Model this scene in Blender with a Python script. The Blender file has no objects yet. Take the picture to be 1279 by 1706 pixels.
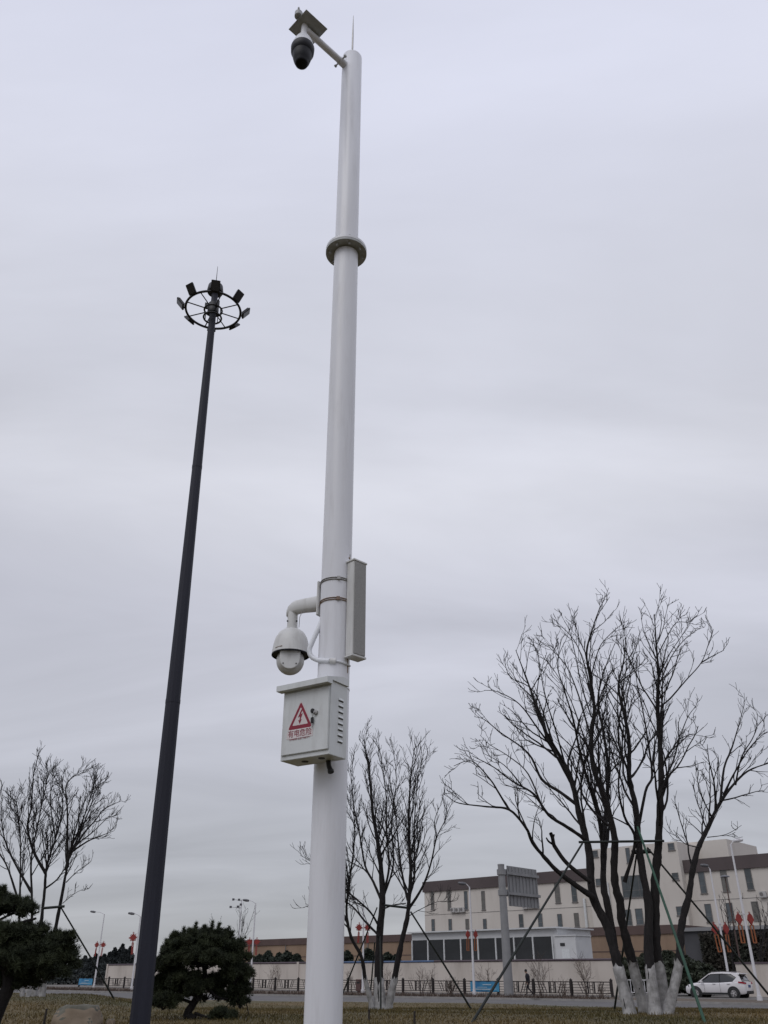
import bpy, bmesh, math, random
import numpy as np
from mathutils import Vector, Matrix
random.seed(7); rng = np.random.default_rng(7)
R = math.radians
scn = bpy.context.scene
COL = scn.collection

# ------------------------------------------------------------------ camera
CAM_H, PITCH, FPX = 1.6, R(28.92), 1390.0          # eye height, upward tilt, focal length in photo pixels
cam = bpy.data.cameras.new('camera')
cam.sensor_fit = 'VERTICAL'; cam.sensor_height = 36.0; cam.lens = 36.0*FPX/1706.0
cam.clip_start = 0.05; cam.clip_end = 6000
cam_o = bpy.data.objects.new('camera', cam); COL.objects.link(cam_o)
cam_o.location = (0, 0, CAM_H); cam_o.rotation_euler = (R(90)+PITCH, 0, 0)
scn.camera = cam_o
scn.view_settings.view_transform = 'Standard'; scn.view_settings.look = 'None'
scn.view_settings.exposure = 0.0; scn.view_settings.gamma = 1.0
scn.view_settings.use_curve_mapping = False

# ------------------------------------------------------------------ overcast sky + soft sun
SUN_EL, SUN_AZ = R(52), R(215)                      # behind and to the left of the camera
world = bpy.data.worlds.new('World'); scn.world = world; world.use_nodes = True
nt = world.node_tree; nt.nodes.clear()
def wn(t, **kw):
    n = nt.nodes.new(t)
    for k, v in kw.items(): setattr(n, k, v)
    return n
L = nt.links.new
sky = wn('ShaderNodeTexSky', sky_type='NISHITA'); sky.sun_disc = False
sky.sun_elevation = SUN_EL; sky.sun_rotation = SUN_AZ
tc = wn('ShaderNodeTexCoord'); sep = wn('ShaderNodeSeparateXYZ'); L(tc.outputs['Generated'], sep.inputs[0])
zc = wn('ShaderNodeMath', operation='MAXIMUM'); L(sep.outputs['Z'], zc.inputs[0]); zc.inputs[1].default_value = 0.0
zp = wn('ShaderNodeMath', operation='ADD'); L(zc.outputs[0], zp.inputs[0]); zp.inputs[1].default_value = 0.16
dx = wn('ShaderNodeMath', operation='DIVIDE'); L(sep.outputs['X'], dx.inputs[0]); L(zp.outputs[0], dx.inputs[1])
dy = wn('ShaderNodeMath', operation='DIVIDE'); L(sep.outputs['Y'], dy.inputs[0]); L(zp.outputs[0], dy.inputs[1])
dxs = wn('ShaderNodeMath', operation='MULTIPLY'); L(dx.outputs[0], dxs.inputs[0]); dxs.inputs[1].default_value = 0.42
cmb = wn('ShaderNodeCombineXYZ'); L(dxs.outputs[0], cmb.inputs[0]); L(dy.outputs[0], cmb.inputs[1])
cmb.inputs[2].default_value = 18.11
n1 = wn('ShaderNodeTexNoise'); n1.inputs['Scale'].default_value = 1.5; n1.inputs['Detail'].default_value = 6.0
n1.inputs['Roughness'].default_value = 0.52; n1.inputs['Distortion'].default_value = 0.5
L(cmb.outputs[0], n1.inputs['Vector'])
ramp = wn('ShaderNodeValToRGB'); cr = ramp.color_ramp; cr.interpolation = 'EASE'
stops = [(0.0, (.40, .41, .435)), (0.12, (.46, .47, .515)), (0.22, (.54, .55, .615)), (0.36, (.60, .61, .69)),
         (0.5, (.67, .68, .75)), (0.62, (.715, .73, .82)), (0.87, (.725, .745, .875))]
cr.elements[0].position = stops[0][0]; cr.elements[0].color = stops[0][1]+(1,)
cr.elements[1].position = stops[-1][0]; cr.elements[1].color = stops[-1][1]+(1,)
for p, c in stops[1:-1]:
    e = cr.elements.new(p); e.color = c+(1,)
L(zc.outputs[0], ramp.inputs[0])
var = wn('ShaderNodeMapRange'); L(n1.outputs['Fac'], var.inputs['Value'])
var.inputs['From Min'].default_value = 0.3; var.inputs['From Max'].default_value = 0.7
var.inputs['To Min'].default_value = 8.7; var.inputs['To Max'].default_value = 11.5      # x10, background strength is 0.1
mul = wn('ShaderNodeMixRGB', blend_type='MULTIPLY'); mul.inputs[0].default_value = 1
L(ramp.outputs[0], mul.inputs[1]); L(var.outputs[0], mul.inputs[2])
mix = wn('ShaderNodeMixRGB'); mix.inputs[0].default_value = 0.94                         # cloud cover
L(sky.outputs[0], mix.inputs[1]); L(mul.outputs[0], mix.inputs[2])
bg = wn('ShaderNodeBackground'); bg.inputs['Strength'].default_value = 0.1
L(mix.outputs[0], bg.inputs['Color'])
wo = wn('ShaderNodeOutputWorld'); L(bg.outputs[0], wo.inputs['Surface'])
sun = bpy.data.lights.new('sun', 'SUN'); sun.energy = 0.7; sun.angle = R(40); sun.color = (1, .98, .95)
sun_o = bpy.data.objects.new('sun', sun); COL.objects.link(sun_o)
sun_o.rotation_euler = Vector((-math.sin(SUN_AZ)*math.cos(SUN_EL), -math.cos(SUN_AZ)*math.cos(SUN_EL), -math.sin(SUN_EL))).to_track_quat('-Z', 'Y').to_euler()
sun_o.location = (0, -20, 40)

# ------------------------------------------------------------------ geometry of the place
CP, SP = math.cos(PITCH), math.sin(PITCH)
EYE = Vector((0, 0, CAM_H))
def ray(px, py):
    a, b = px-639.5, 853-py
    return Vector((a, CP*FPX-SP*b, SP*FPX+CP*b))
def at(px, py, Y):                                   # point at distance Y ahead
    d = ray(px, py); return EYE+d*(Y/d.y)
def atz(px, py, z):
    d = ray(px, py); return EYE+d*((z-CAM_H)/d.z)
AU = R(47.6)                                          # heading of the street, measured left of straight ahead
DU = Vector((-math.sin(AU), math.cos(AU), 0)); DN = Vector((math.cos(AU), math.sin(AU), 0))
UROT = math.atan2(DU.y, DU.x)
def UV(u, v, z=0): p = DU*u+DN*v; return Vector((p.x, p.y, z))
def atv(px, py, v):                                   # point on the vertical plane parallel to the street at offset v -> (u, z)
    d = ray(px, py); p = EYE+d*(v/d.dot(DN)); return p.dot(DU), p.z
def interp(x, xs, ys): return float(np.interp(x, xs, ys))
def sstep(a, b, x):
    t = min(1, max(0, (x-a)/(b-a))); return t*t*(3-2*t)
EDGE_U = [-90, 34, 46, 55, 68, 90, 150]; EDGE_V = [43, 43, 37.5, 34.2, 37.5, 42, 45]
def edge(u): return interp(u, EDGE_U, EDGE_V)
FAR_U = [-90, 36, 57, 78, 150]; FAR_V = [55, 54.5, 50.5, 48.5, 48.5]
def far_edge(u): return interp(u, FAR_U, FAR_V)
def lawn_h(x, y):
    a = interp(y, [-30, 6, 12, 19, 22, 26, 34, 42, 48, 60], [0, 0, .3, .6, .64, .645, .47, .22, .12, .12])
    b = interp(y, [-30, 6, 12, 19, 22, 26, 34, 42, 50, 60, 70], [0, 0, .3, .6, .65, .68, .78, .78, .6, .25, .12])
    t = x/max(y, 4)
    w = sstep(.2, .32, -t)
    z = a*(1-w)+b*w
    return z+.02*math.sin(x*.7+y*.3)*math.sin(y*.5)
def lawn_pt(px, py):                                  # where the sight line meets the lawn
    d = ray(px, py); d = d/d.y
    y = 8.0
    while y < 70:
        p = EYE+d*y
        if p.z <= lawn_h(p.x, p.y): return p
        y += .05
    return EYE+d*y

# ------------------------------------------------------------------ materials
MATS = {}
def mat(name, col, rough=.6, var=.12, scale=6, metal=0, bump=0, bscale=40, col2=None, stretch=(1, 1, 1), detail=4, spec=.5, coat=0, coords='Object', stain=0, sscale=(1.5, 1.5, .12)):
    if name in MATS: return MATS[name]
    m = bpy.data.materials.new(name); m.use_nodes = True
    t = m.node_tree; b = t.nodes['Principled BSDF']
    b.inputs['Roughness'].default_value = rough; b.inputs['Metallic'].default_value = metal
    b.inputs['Specular IOR Level'].default_value = spec; b.inputs['Coat Weight'].default_value = coat
    tc = t.nodes.new('ShaderNodeTexCoord'); mp = t.nodes.new('ShaderNodeMapping'); mp.inputs['Scale'].default_value = stretch
    t.links.new(tc.outputs[coords], mp.inputs[0])
    n = t.nodes.new('ShaderNodeTexNoise'); n.inputs['Scale'].default_value = scale; n.inputs['Detail'].default_value = detail
    t.links.new(mp.outputs[0], n.inputs['Vector'])
    r = t.nodes.new('ShaderNodeValToRGB'); r.color_ramp.elements[0].position = .32; r.color_ramp.elements[1].position = .68
    c2 = col2 or tuple(min(1, c*(1+var)) for c in col)
    c1 = tuple(c*(1-var) for c in col) if col2 is None else col
    r.color_ramp.elements[0].color = c1+(1,); r.color_ramp.elements[1].color = c2+(1,)
    t.links.new(n.outputs['Fac'], r.inputs[0]); out = r.outputs[0]
    if stain:                                          # rain streaks and grime
        mp2 = t.nodes.new('ShaderNodeMapping'); mp2.inputs['Scale'].default_value = sscale; t.links.new(tc.outputs[coords], mp2.inputs[0])
        n3 = t.nodes.new('ShaderNodeTexNoise'); n3.inputs['Scale'].default_value = 1.0; n3.inputs['Detail'].default_value = 8; n3.inputs['Roughness'].default_value = .65
        t.links.new(mp2.outputs[0], n3.inputs['Vector'])
        mr = t.nodes.new('ShaderNodeMapRange'); mr.inputs['From Min'].default_value = .50; mr.inputs['From Max'].default_value = .72
        mr.inputs['To Max'].default_value = stain; t.links.new(n3.outputs['Fac'], mr.inputs['Value'])
        mx = t.nodes.new('ShaderNodeMixRGB'); t.links.new(mr.outputs[0], mx.inputs[0]); t.links.new(out, mx.inputs[1])
        mx.inputs[2].default_value = (col[0]*.42, col[1]*.38, col[2]*.34, 1); out = mx.outputs[0]
    t.links.new(out, b.inputs['Base Color'])
    if bump:
        n2 = t.nodes.new('ShaderNodeTexNoise'); n2.inputs['Scale'].default_value = bscale; n2.inputs['Detail'].default_value = 6
        t.links.new(mp.outputs[0], n2.inputs['Vector'])
        bp = t.nodes.new('ShaderNodeBump'); bp.inputs['Strength'].default_value = bump; bp.inputs['Distance'].default_value = .02
        t.links.new(n2.outputs['Fac'], bp.inputs['Height']); t.links.new(bp.outputs[0], b.inputs['Normal'])
    MATS[name] = m
    return m
def glass_mat(name, col, rough=.12): return mat(name, col, rough, .25, 1.2, spec=.6)
WHITE = mat('white_enamel', (.70, .715, .75), .38, .035, 2.2, bump=.02, bscale=14, stretch=(3, 3, .35))
POLE_W = mat('pole_white_paint', (.74, .745, .785), .34, .04, 3.0, bump=.04, bscale=7, stretch=(4, 4, .3), stain=.22, sscale=(14, 14, 1.6))
GALV = mat('weathered_flange_paint', (.36, .37, .37), .5, .15, 18)
BOX_M = mat('box_grey_paint', (.64, .66, .665), .42, .04, 5, bump=.03, bscale=30, stain=.28, sscale=(16, 16, 4))
BEIGE = mat('aged_beige_enamel', (.62, .62, .61), .45, .05, 6, stain=.35, sscale=(20, 20, 5))
DARKP = mat('dark_plastic', (.007, .007, .012), .5, .1, 10, spec=.25)
BLACK = mat('black_rubber', (.012, .012, .013), .6, .2, 20)
STEEL = mat('stainless_band', (.32, .31, .30), .35, .15, 25, metal=.7)
RUST = mat('rusty_steel', (.22, .15, .11), .7, .3, 30)
MESHG = mat('speaker_grille_grey', (.30, .295, .285), .6, .12, 120, bump=.3, bscale=420)
RED = mat('warning_red', (.24, .008, .03), .5, .08, 30)
PAPER = mat('sticker_white', (.66, .60, .60), .5, .05, 20)
MAST = mat('mast_slate_paint', (.020, .0212, .033), .6, .12, 1.2, spec=.3, stretch=(2, 2, .2), bump=.02, bscale=8)
MASTD = mat('mast_head_dark', (.014, .0145, .019), .5, .15, 8)
LENS = glass_mat('lamp_glass_dark', (.035, .036, .042), .2)
BARK = mat('dark_bark', (.011, .0088, .0088), .95, .45, 14, bump=1.0, bscale=30, stretch=(1, 1, .3))
TWIG = mat('twig_bark', (.012, .0095, .0105), .9, .3, 20)
LIME = mat('lime_wash', (.21, .205, .20), .95, .2, 7, bump=.6, bscale=22, col2=(.42, .41, .405), detail=8, stain=.5, sscale=(5, 5, 1))
PROP = mat('dark_prop_pole', (.008, .012, .010), .7, .3, 6)
PROPG = mat('green_prop_pole', (.010, .055, .030), .6, .25, 6)
NEEDLE = mat('pine_needles', (.012, .018, .008), .85, 0, 4, col2=(.042, .052, .020))
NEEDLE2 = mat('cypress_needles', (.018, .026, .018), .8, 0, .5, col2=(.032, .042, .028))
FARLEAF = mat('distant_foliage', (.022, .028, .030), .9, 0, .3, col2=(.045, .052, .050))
HEDGE = mat('evergreen_leaves', (.016, .022, .012), .8, 0, 1, col2=(.035, .042, .022))
DRY = mat('dry_twigs', (.075, .053, .042), .95, .3, 3)
FENCE_M = mat('railing_brown_iron', (.018, .0135, .013), .6, .2, 4)
WALL_M = mat('cream_render', (.50, .45, .405), .9, 0, .35, bump=.15, bscale=6, col2=(.57, .515, .465), stain=.35, sscale=(.5, .5, .1))
COPING = mat('plum_coping', (.075, .055, .065), .7, .2, 1)
COPINGB = mat('blue_coping', (.06, .10, .19), .6, .2, 1)
TAN = mat('tan_brick', (.24, .165, .115), .9, 0, .25, col2=(.30, .21, .145), bump=.1, bscale=5, stain=.4, sscale=(.3, .3, .1))
TANB = mat('brown_parapet', (.095, .062, .055), .8, .15, .5)
WBLD = mat('cream_stone_cladding', (.56, .52, .475), .85, 0, .12, col2=(.62, .58, .53), stain=.22, sscale=(.35, .35, .06))
ROOFB = mat('dark_brown_cladding', (.085, .066, .066), .75, .12, .3)
GLASSD = glass_mat('dark_window_glass', (.055, .065, .07))
GLASSD2 = glass_mat('window_glass_curtained', (.12, .115, .105), .2); GLASSD3 = glass_mat('window_glass_pale', (.075, .09, .10), .06)
FRAME = mat('window_frame_grey', (.16, .15, .145), .6, .1, 3)
SHEDW = mat('shed_white', (.55, .555, .56), .6, .06, 1)
SHUT = mat('charcoal_panel', (.020, .022, .024), .6, .25, .6)
ROADM = mat('asphalt_grey', (.085, .08, .08), .9, 0, .5, col2=(.115, .11, .108), bump=.3, bscale=60)
PAVE = mat('pavement_grey', (.13, .12, .11), .9, .2, .4, bump=.2, bscale=12)
VERGE = mat('verge_soil', (.075, .058, .045), .95, 0, .8, col2=(.11, .085, .06), bump=.5, bscale=10)
KERBM = mat('kerb_concrete', (.26, .25, .24), .9, .15, 2)
LAWN = mat('dry_lawn', (.040, .038, .009), .95, 0, .13, col2=(.108, .072, .024), bump=.5, bscale=14, detail=8)
GROUND = mat('bare_ground', (.10, .09, .075), .95, .2, .05)
LAMPW = mat('lamp_post_white', (.62, .61, .63), .4, .05, 2)
LAMPG = mat('lamp_head_grey', (.10, .10, .11), .4, .1, 4)
KRED = mat('festive_red', (.24, .030, .024), .7, .15, 4)
KORG = mat('festive_orange', (.26, .085, .030), .7, .15, 4)
SIGNG = mat('sign_back_grey', (.24, .24, .245), .55, .1, 1.5, metal=.2)
CARW = mat('car_white', (.68, .66, .67), .25, .03, 1, coat=.4)
CARG = glass_mat('car_glass', (.02, .022, .025), .08)
TAIL = mat('tail_light_red', (.38, .02, .04), .25, .1, 6)
RIM = mat('wheel_alloy', (.22, .21, .21), .4, .2, 10, metal=.6)
ROCKM = mat('boulder_stone', (.17, .13, .09), .9, 0, 2.2, bump=.6, bscale=9, col2=(.24, .19, .14))
ROCKT = mat('boulder_top_lichen', (.105, .10, .08), .95, .25, 6, bump=.6, bscale=12)
BLUE = mat('banner_blue', (.03, .17, .36), .6, 0, 1.4, col2=(.06, .28, .46))
PALEB = mat('banner_pale', (.40, .52, .60), .6, .1, 3)
BINM = mat('bin_maroon', (.085, .045, .042), .6, .15, 5)
CLOTH = mat('dark_clothes', (.016, .016, .022), .9, .2, 12)
SKIN = mat('skin', (.36, .22, .16), .6, .05, 10)
HAIR = mat('hair_black', (.01, .009, .009), .7, .1, 30)
GRASSB = mat('grass_blades', (.050, .047, .011), .95, 0, .13, col2=(.128, .086, .030), coords='Object')
AC_M = mat('ac_casing', (.42, .41, .40), .6, .1, 3)
STAKE = mat('stake_wood', (.03, .024, .02), .9, .2, 8)

# ------------------------------------------------------------------ mesh building
def smooth_auto(me, ang=40):
    n = len(me.polygons)
    me.polygons.foreach_set('use_smooth', [True]*n)
    me.set_sharp_from_angle(angle=R(ang))
def wloc(o):
    p = Vector(o.location)
    while o.parent: o = o.parent; p += o.location
    return p
class MB:
    def __init__(s): s.v = []; s.f = []
    def add(s, verts, faces):
        k = len(s.v); s.v += [Vector(p) for p in verts]; s.f += [tuple(i+k for i in f) for f in faces]; return s
    def hexa(s, p):                                   # 8 corners: bottom loop 0-3, top loop 4-7
        return s.add(p, [(3, 2, 1, 0), (4, 5, 6, 7), (0, 1, 5, 4), (1, 2, 6, 5), (2, 3, 7, 6), (3, 0, 4, 7)])
    def box(s, c, size, ax=None, ay=None, az=None):
        c = Vector(c); ax = Vector(ax or (1, 0, 0))*size[0]/2; ay = Vector(ay or (0, 1, 0))*size[1]/2; az = Vector(az or (0, 0, 1))*size[2]/2
        return s.hexa([c-ax-ay-az, c+ax-ay-az, c+ax+ay-az, c-ax+ay-az, c-ax-ay+az, c+ax-ay+az, c+ax+ay+az, c-ax+ay+az])
    def bar(s, a, b, w, h=None, up=(0, 0, 1)):
        a, b = Vector(a), Vector(b); d = (b-a).normalized(); up = Vector(up)
        if abs(d.dot(up)) > .98: up = Vector((1, 0, 0))
        x = d.cross(up).normalized(); y = x.cross(d)
        return s.box((a+b)/2, ((b-a).length, w, h or w), d, x, y)
    def tube(s, pts, rad, n=8, cap=True):
        pts = [Vector(p) for p in pts]; N = len(pts)
        if not hasattr(rad, '__len__'): rad = [rad]*N
        ref = Vector((0, 0, 1)); d0 = (pts[-1]-pts[0])
        if d0.length < 1e-6 or abs(d0.normalized().z) > .9: ref = Vector((1, 0, 0))
        V = []
        for i, p in enumerate(pts):
            t = (pts[min(i+1, N-1)]-pts[max(i-1, 0)]).normalized()
            x = t.cross(ref).normalized(); y = t.cross(x)
            for k in range(n):
                a = 2*math.pi*k/n; V.append(p+(x*math.cos(a)+y*math.sin(a))*rad[i])
        F = [(i*n+k, i*n+(k+1) % n, (i+1)*n+(k+1) % n, (i+1)*n+k) for i in range(N-1) for k in range(n)]
        if cap: F += [tuple(range(n-1, -1, -1)), tuple(range((N-1)*n, N*n))]
        return s.add(V, F)
    def lathe(s, c, prof, n=32, axis=(0, 0, 1)):      # prof: (radius, height) pairs
        z = Vector(axis).normalized(); x = z.orthogonal().normalized(); y = z.cross(x); c = Vector(c)
        V = [c+z*h+(x*math.cos(2*math.pi*k/n)+y*math.sin(2*math.pi*k/n))*max(r, 1e-4) for r, h in prof for k in range(n)]
        m = len(prof)
        F = [(i*n+k, i*n+(k+1) % n, (i+1)*n+(k+1) % n, (i+1)*n+k) for i in range(m-1) for k in range(n)]
        F += [tuple(range(n-1, -1, -1)), tuple(range((m-1)*n, m*n))]
        return s.add(V, F)
    def torus(s, c, Rr, r, n=48, k=8, axis=(0, 0, 1)):
        z = Vector(axis).normalized(); x = z.orthogonal().normalized(); y = z.cross(x); c = Vector(c); V = []
        for i in range(n):
            a = 2*math.pi*i/n; d = x*math.cos(a)+y*math.sin(a)
            for j in range(k):
                b = 2*math.pi*j/k; V.append(c+d*(Rr+r*math.cos(b))+z*r*math.sin(b))
        return s.add(V, [(i*k+j, ((i+1) % n)*k+j, ((i+1) % n)*k+(j+1) % k, i*k+(j+1) % k) for i in range(n) for j in range(k)])
    def prism(s, poly, d):                            # polygon of points pushed along d
        poly = [Vector(p) for p in poly]; d = Vector(d); n = len(poly)
        return s.add(poly+[p+d for p in poly], [tuple(range(n-1, -1, -1)), tuple(range(n, 2*n))]+[(i, (i+1) % n, (i+1) % n+n, i+n) for i in range(n)])
    def mesh(s, name, o=Vector((0, 0, 0)), smooth=None, bevel=0):
        me = bpy.data.meshes.new(name); me.from_pydata([p-o for p in s.v], [], s.f)
        bm = bmesh.new(); bm.from_mesh(me); bmesh.ops.recalc_face_normals(bm, faces=bm.faces)
        if bevel: bmesh.ops.bevel(bm, geom=bm.edges[:], offset=bevel, segments=2, affect='EDGES', clamp_overlap=True)
        bm.to_mesh(me); bm.free()
        if smooth: smooth_auto(me, smooth)
        me.update(); return me
    def build(s, name, m, parent=None, smooth=None, bevel=0, base=None):
        o0 = wloc(parent) if parent else Vector(base or (0, 0, 0))
        me = s.mesh(name, o0, smooth, bevel); me.materials.append(m)
        return link(name, me, parent, None if parent else o0)
def link(name, me, parent=None, loc=None):
    o = bpy.data.objects.new(name, me); COL.objects.link(o)
    if parent: o.parent = parent
    if loc is not None: o.location = loc
    return o
def tag(o, label=None, cat=None, group=None, kind=None):
    if label: o['label'] = label
    if cat: o['category'] = cat
    if group: o['group'] = group
    if kind: o['kind'] = kind
    return o
def thing(name, label, cat, loc, group=None):
    o = bpy.data.objects.new(name, None); COL.objects.link(o); o.location = loc; o.empty_display_size = .2
    return tag(o, label, cat, group)
def np_mesh(name, V, F, m, parent=None, smooth=False, base=None):
    o0 = wloc(parent) if parent else Vector(base or (0, 0, 0))
    V = np.asarray(V, dtype=np.float32)-np.array(o0, dtype=np.float32); F = np.asarray(F, dtype=np.int32); k = F.shape[1]
    me = bpy.data.meshes.new(name); me.vertices.add(len(V)); me.vertices.foreach_set('co', V.ravel())
    me.loops.add(F.size); me.loops.foreach_set('vertex_index', F.ravel()); me.polygons.add(len(F))
    me.polygons.foreach_set('loop_start', np.arange(0, F.size, k, dtype=np.int32))
    if smooth: me.polygons.foreach_set('use_smooth', np.ones(len(F), dtype=bool))
    me.update(calc_edges=True); me.validate(); me.materials.append(m)
    return link(name, me, parent, None if parent else o0)

# ------------------------------------------------------------------ the ground
tag(MB().add([(-2500, -2500, -.06), (2500, -2500, -.06), (2500, 2500, -.06), (-2500, 2500, -.06)], [(0, 1, 2, 3)]).build('ground', GROUND), kind='structure')
us = np.arange(-70, 151, 1.0); K = 110
V = []; F = []
for i, u in enumerate(us):
    e = edge(u)
    for j in range(K+1):
        v = -70+(e+70)*(j/K)**.8
        p = UV(u, v); V.append((p.x, p.y, max(lawn_h(p.x, p.y), .11) if j > K-3 else lawn_h(p.x, p.y)))
for i in range(len(us)-1):
    for j in range(K):
        a = i*(K+1)+j; F.append((a, a+1, a+K+2, a+K+1))
tag(np_mesh('lawn', V, np.array(F)[:, ::-1], LAWN, smooth=True), kind='structure')
def strip(name, f0, f1, z, m, u0=-70, u1=150, step=4, z1=None):
    us = np.arange(u0, u1+.1, step); v = []; f = []
    for u in us: v += [UV(u, f0(u), z), UV(u, f1(u), z if z1 is None else z1)]
    for i in range(len(us)-1): f.append((2*i, 2*i+1, 2*i+3, 2*i+2))
    return tag(MB().add(v, f).build(name, m), kind='structure')
strip('road', lambda u: edge(u)-.2, lambda u: far_edge(u)+.2, .0, ROADM)
def kerb(name, fn, w, h):
    us = np.arange(-70, 150.1, 2); mb = MB(); v = []; f = []
    for u in us: v += [UV(u, fn(u), -.02), UV(u, fn(u), h), UV(u, fn(u)+w, h), UV(u, fn(u)+w, -.02)]
    for i in range(len(us)-1):
        for k in range(3): f.append((4*i+k, 4*i+k+1, 4*i+5+k, 4*i+4+k))
    return tag(mb.add(v, f).build(name, KERBM), kind='structure')
kerb('kerb', edge, .15, .125)
kerb('far_kerb', lambda u: far_edge(u), .15, .12)
strip('verge', lambda u: far_edge(u)+.14, lambda u: 61.3, .10, VERGE)
strip('pavement', lambda u: 61.3, lambda u: 66.2, .104, PAVE)
strip('yard', lambda u: 66.2, lambda u: 131, .02, PAVE)

# grass blades, thin and dry
n = 70000
gx, gy = [], []
t = rng.uniform(-.45, .45, n*2); yy = 17+38*rng.random(n*2)**1.7
P = []
for a, b in zip(t*yy, yy):
    p = Vector((a, b, 0)); u, v = p.dot(DU), p.dot(DN)
    if v < edge(u)-.15: P.append((a, b, lawn_h(a, b)))
    if len(P) >= n: break
P = np.array(P); n = len(P)
clump = .5+.5*np.sin(P[:, 0]*1.3+np.sin(P[:, 1]*.9)*2)*np.sin(P[:, 1]*1.1+np.sin(P[:, 0]*.7))
h = rng.uniform(.025, .075, n)*(0.7+.8*clump); ang = rng.uniform(0, 2*math.pi, n); w = rng.uniform(.004, .010, n)*1.6
d = np.stack([np.cos(ang), np.sin(ang), np.zeros(n)], 1); ln = rng.normal(0, .035, (n, 2))
V = np.empty((n*3, 3)); V[0::3] = P-d*w[:, None]; V[1::3] = P+d*w[:, None]; V[2::3] = P+np.stack([ln[:, 0], ln[:, 1], h], 1)
tag(np_mesh('grass', V, np.arange(n*3).reshape(-1, 3), GRASSB), 'short dry olive and brown winter grass covering the lawn', 'grass', kind='stuff')

# ================================================================== the white camera pole
PX, PY, PR = -.287, 4.6, .090
PC = Vector((PX, PY, 0))
ZF = 6.40; ZT = 8.80
pole = thing('surveillance_pole', 'tall white painted steel pole with bolted flange carrying the cameras', 'pole', (PX, PY, 0))
MB().lathe(PC, [(PR+.002, 0), (PR+.001, 2), (PR, ZF-.03)], 48).build('lower_shaft', POLE_W, pole, 60)
MB().lathe(PC, [(PR-.002, ZF+.03), (PR-.002, ZT-.006), (PR-.005, ZT)], 48).build('upper_shaft', POLE_W, pole, 60)
MB().lathe(PC+Vector((0, 0, ZT)), [(PR-.006, 0), (PR-.012, .004), (.02, .008), (0, .008)], 40).build('end_cap', POLE_W, pole, 60)
MB().lathe(PC, [(.088, ZF-.022), (.155, ZF-.022), (.155, ZF-.002), (.088, ZF-.002)], 48).build('flange', GALV, pole, 40)
MB().lathe(PC, [(.088, ZF+.001), (.155, ZF+.001), (.155, ZF+.021), (.088, ZF+.021)], 48).build('flange', POLE_W, pole, 40)
bolt = MB().lathe((0, 0, -.045), [(.008, 0), (.008, .02), (.014, .021), (.014, .036), (.008, .037), (.008, .07), (.014, .071), (.014, .083), (.008, .084), (.008, .1)], 6).mesh('bolt'); bolt.materials.append(GALV)
for k in range(8):
    a = 2*math.pi*(k+.3)/8; link('bolt', bolt, pole, (math.cos(a)*.124, math.sin(a)*.124, ZF))
MB().lathe(PC, [(.0915, 2.99), (.0935, 2.992), (.0935, 3.0), (.0915, 3.002)], 40).build('weld_seam', POLE_W, pole, 60)
MB().tube([PC+Vector((0, 0, ZT)), PC+Vector((0, 0, ZT+.35)), PC+Vector((0, 0, ZT+.66))], [.009, .008, .0025], 10).build('lightning_rod', STEEL, pole, 40)
# arm at the top: pole side to the square plate
ZA = 8.62
aim = atz(513, 48, ZA+.04); ad = Vector((aim.x-PX, aim.y-PY, 0)); aL = ad.length; ad.normalize(); an = Vector((-ad.y, ad.x, 0))
A0 = PC+ad*(PR-.01)+Vector((0, 0, ZA)); A1 = PC+ad*(aL+.03)+Vector((0, 0, ZA))
MB().tube([A0, PC+ad*(PR+.06)+Vector((0, 0, ZA))], .034, 20).build('arm_socket', POLE_W, pole, 40)
MB().tube([PC+ad*(PR+.05)+Vector((0, 0, ZA)), A1], .029, 20).build('arm', POLE_W, pole, 40)
for s in (-1, 1):
    q = PC+ad*(PR+.045)+Vector((0, 0, ZA))+an*s*.036
    MB().tube([q, q+an*s*.03], .007, 8).tube([q+an*s*.022, q+an*s*.034], .014, 6).build('clamp_bolt', GALV, pole, 40)
pl = PC+ad*(aL)+Vector((0, 0, ZA+.036))
MB().box(pl, (.235, .235, .006), ad, an).build('mounting_plate', GALV, pole)
hubp = atz(497, 28, ZA+.05)
MB().lathe(hubp, [(.03, 0), (.034, .004), (.034, .05), (.02, .06)], 20).torus(hubp+Vector((0, 0, .075)), .028, .008, 20, 6, (1, 0, 0)).bar(hubp+Vector((0, 0, .01)), pl+Vector((0, 0, .012)), .03, .012).build('cable_gland', GALV, pole, 40)
# dark dome camera hanging under the plate
dz = ZA-.012-.0
dq = atz(507, 43, ZA+.03); dc = Vector((dq.x, dq.y, 0)); ztop = ZA+.03
dome = thing('dome_camera', 'dark dome security camera hanging from the arm at the top of the white pole', 'security camera', dc+Vector((0, 0, ztop-.54)))
MB().lathe(dc, [(.026, ztop), (.026, ztop-.13), (.034, ztop-.132), (.034, ztop-.145)], 24).build('hanger_tube', POLE_W, dome, 40)
MB().lathe(dc, [(.034, ztop-.145), (.050, ztop-.17), (.072, ztop-.22), (.088, ztop-.275), (.094, ztop-.31)], 32).build('housing', WHITE, dome, 50)
MB().lathe(dc, [(.094, ztop-.311), (.098, ztop-.32), (.095, ztop-.375), (.082, ztop-.395)], 32).build('shroud', DARKP, dome, 50)
MB().lathe(dc, [(.081, ztop-.395), (.077, ztop-.44), (.066, ztop-.49), (.054, ztop-.51), (.053, ztop-.525), (.04, ztop-.535), (.001, ztop-.537)], 32).build('dome_cover', DARKP, dome, 50)

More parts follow.
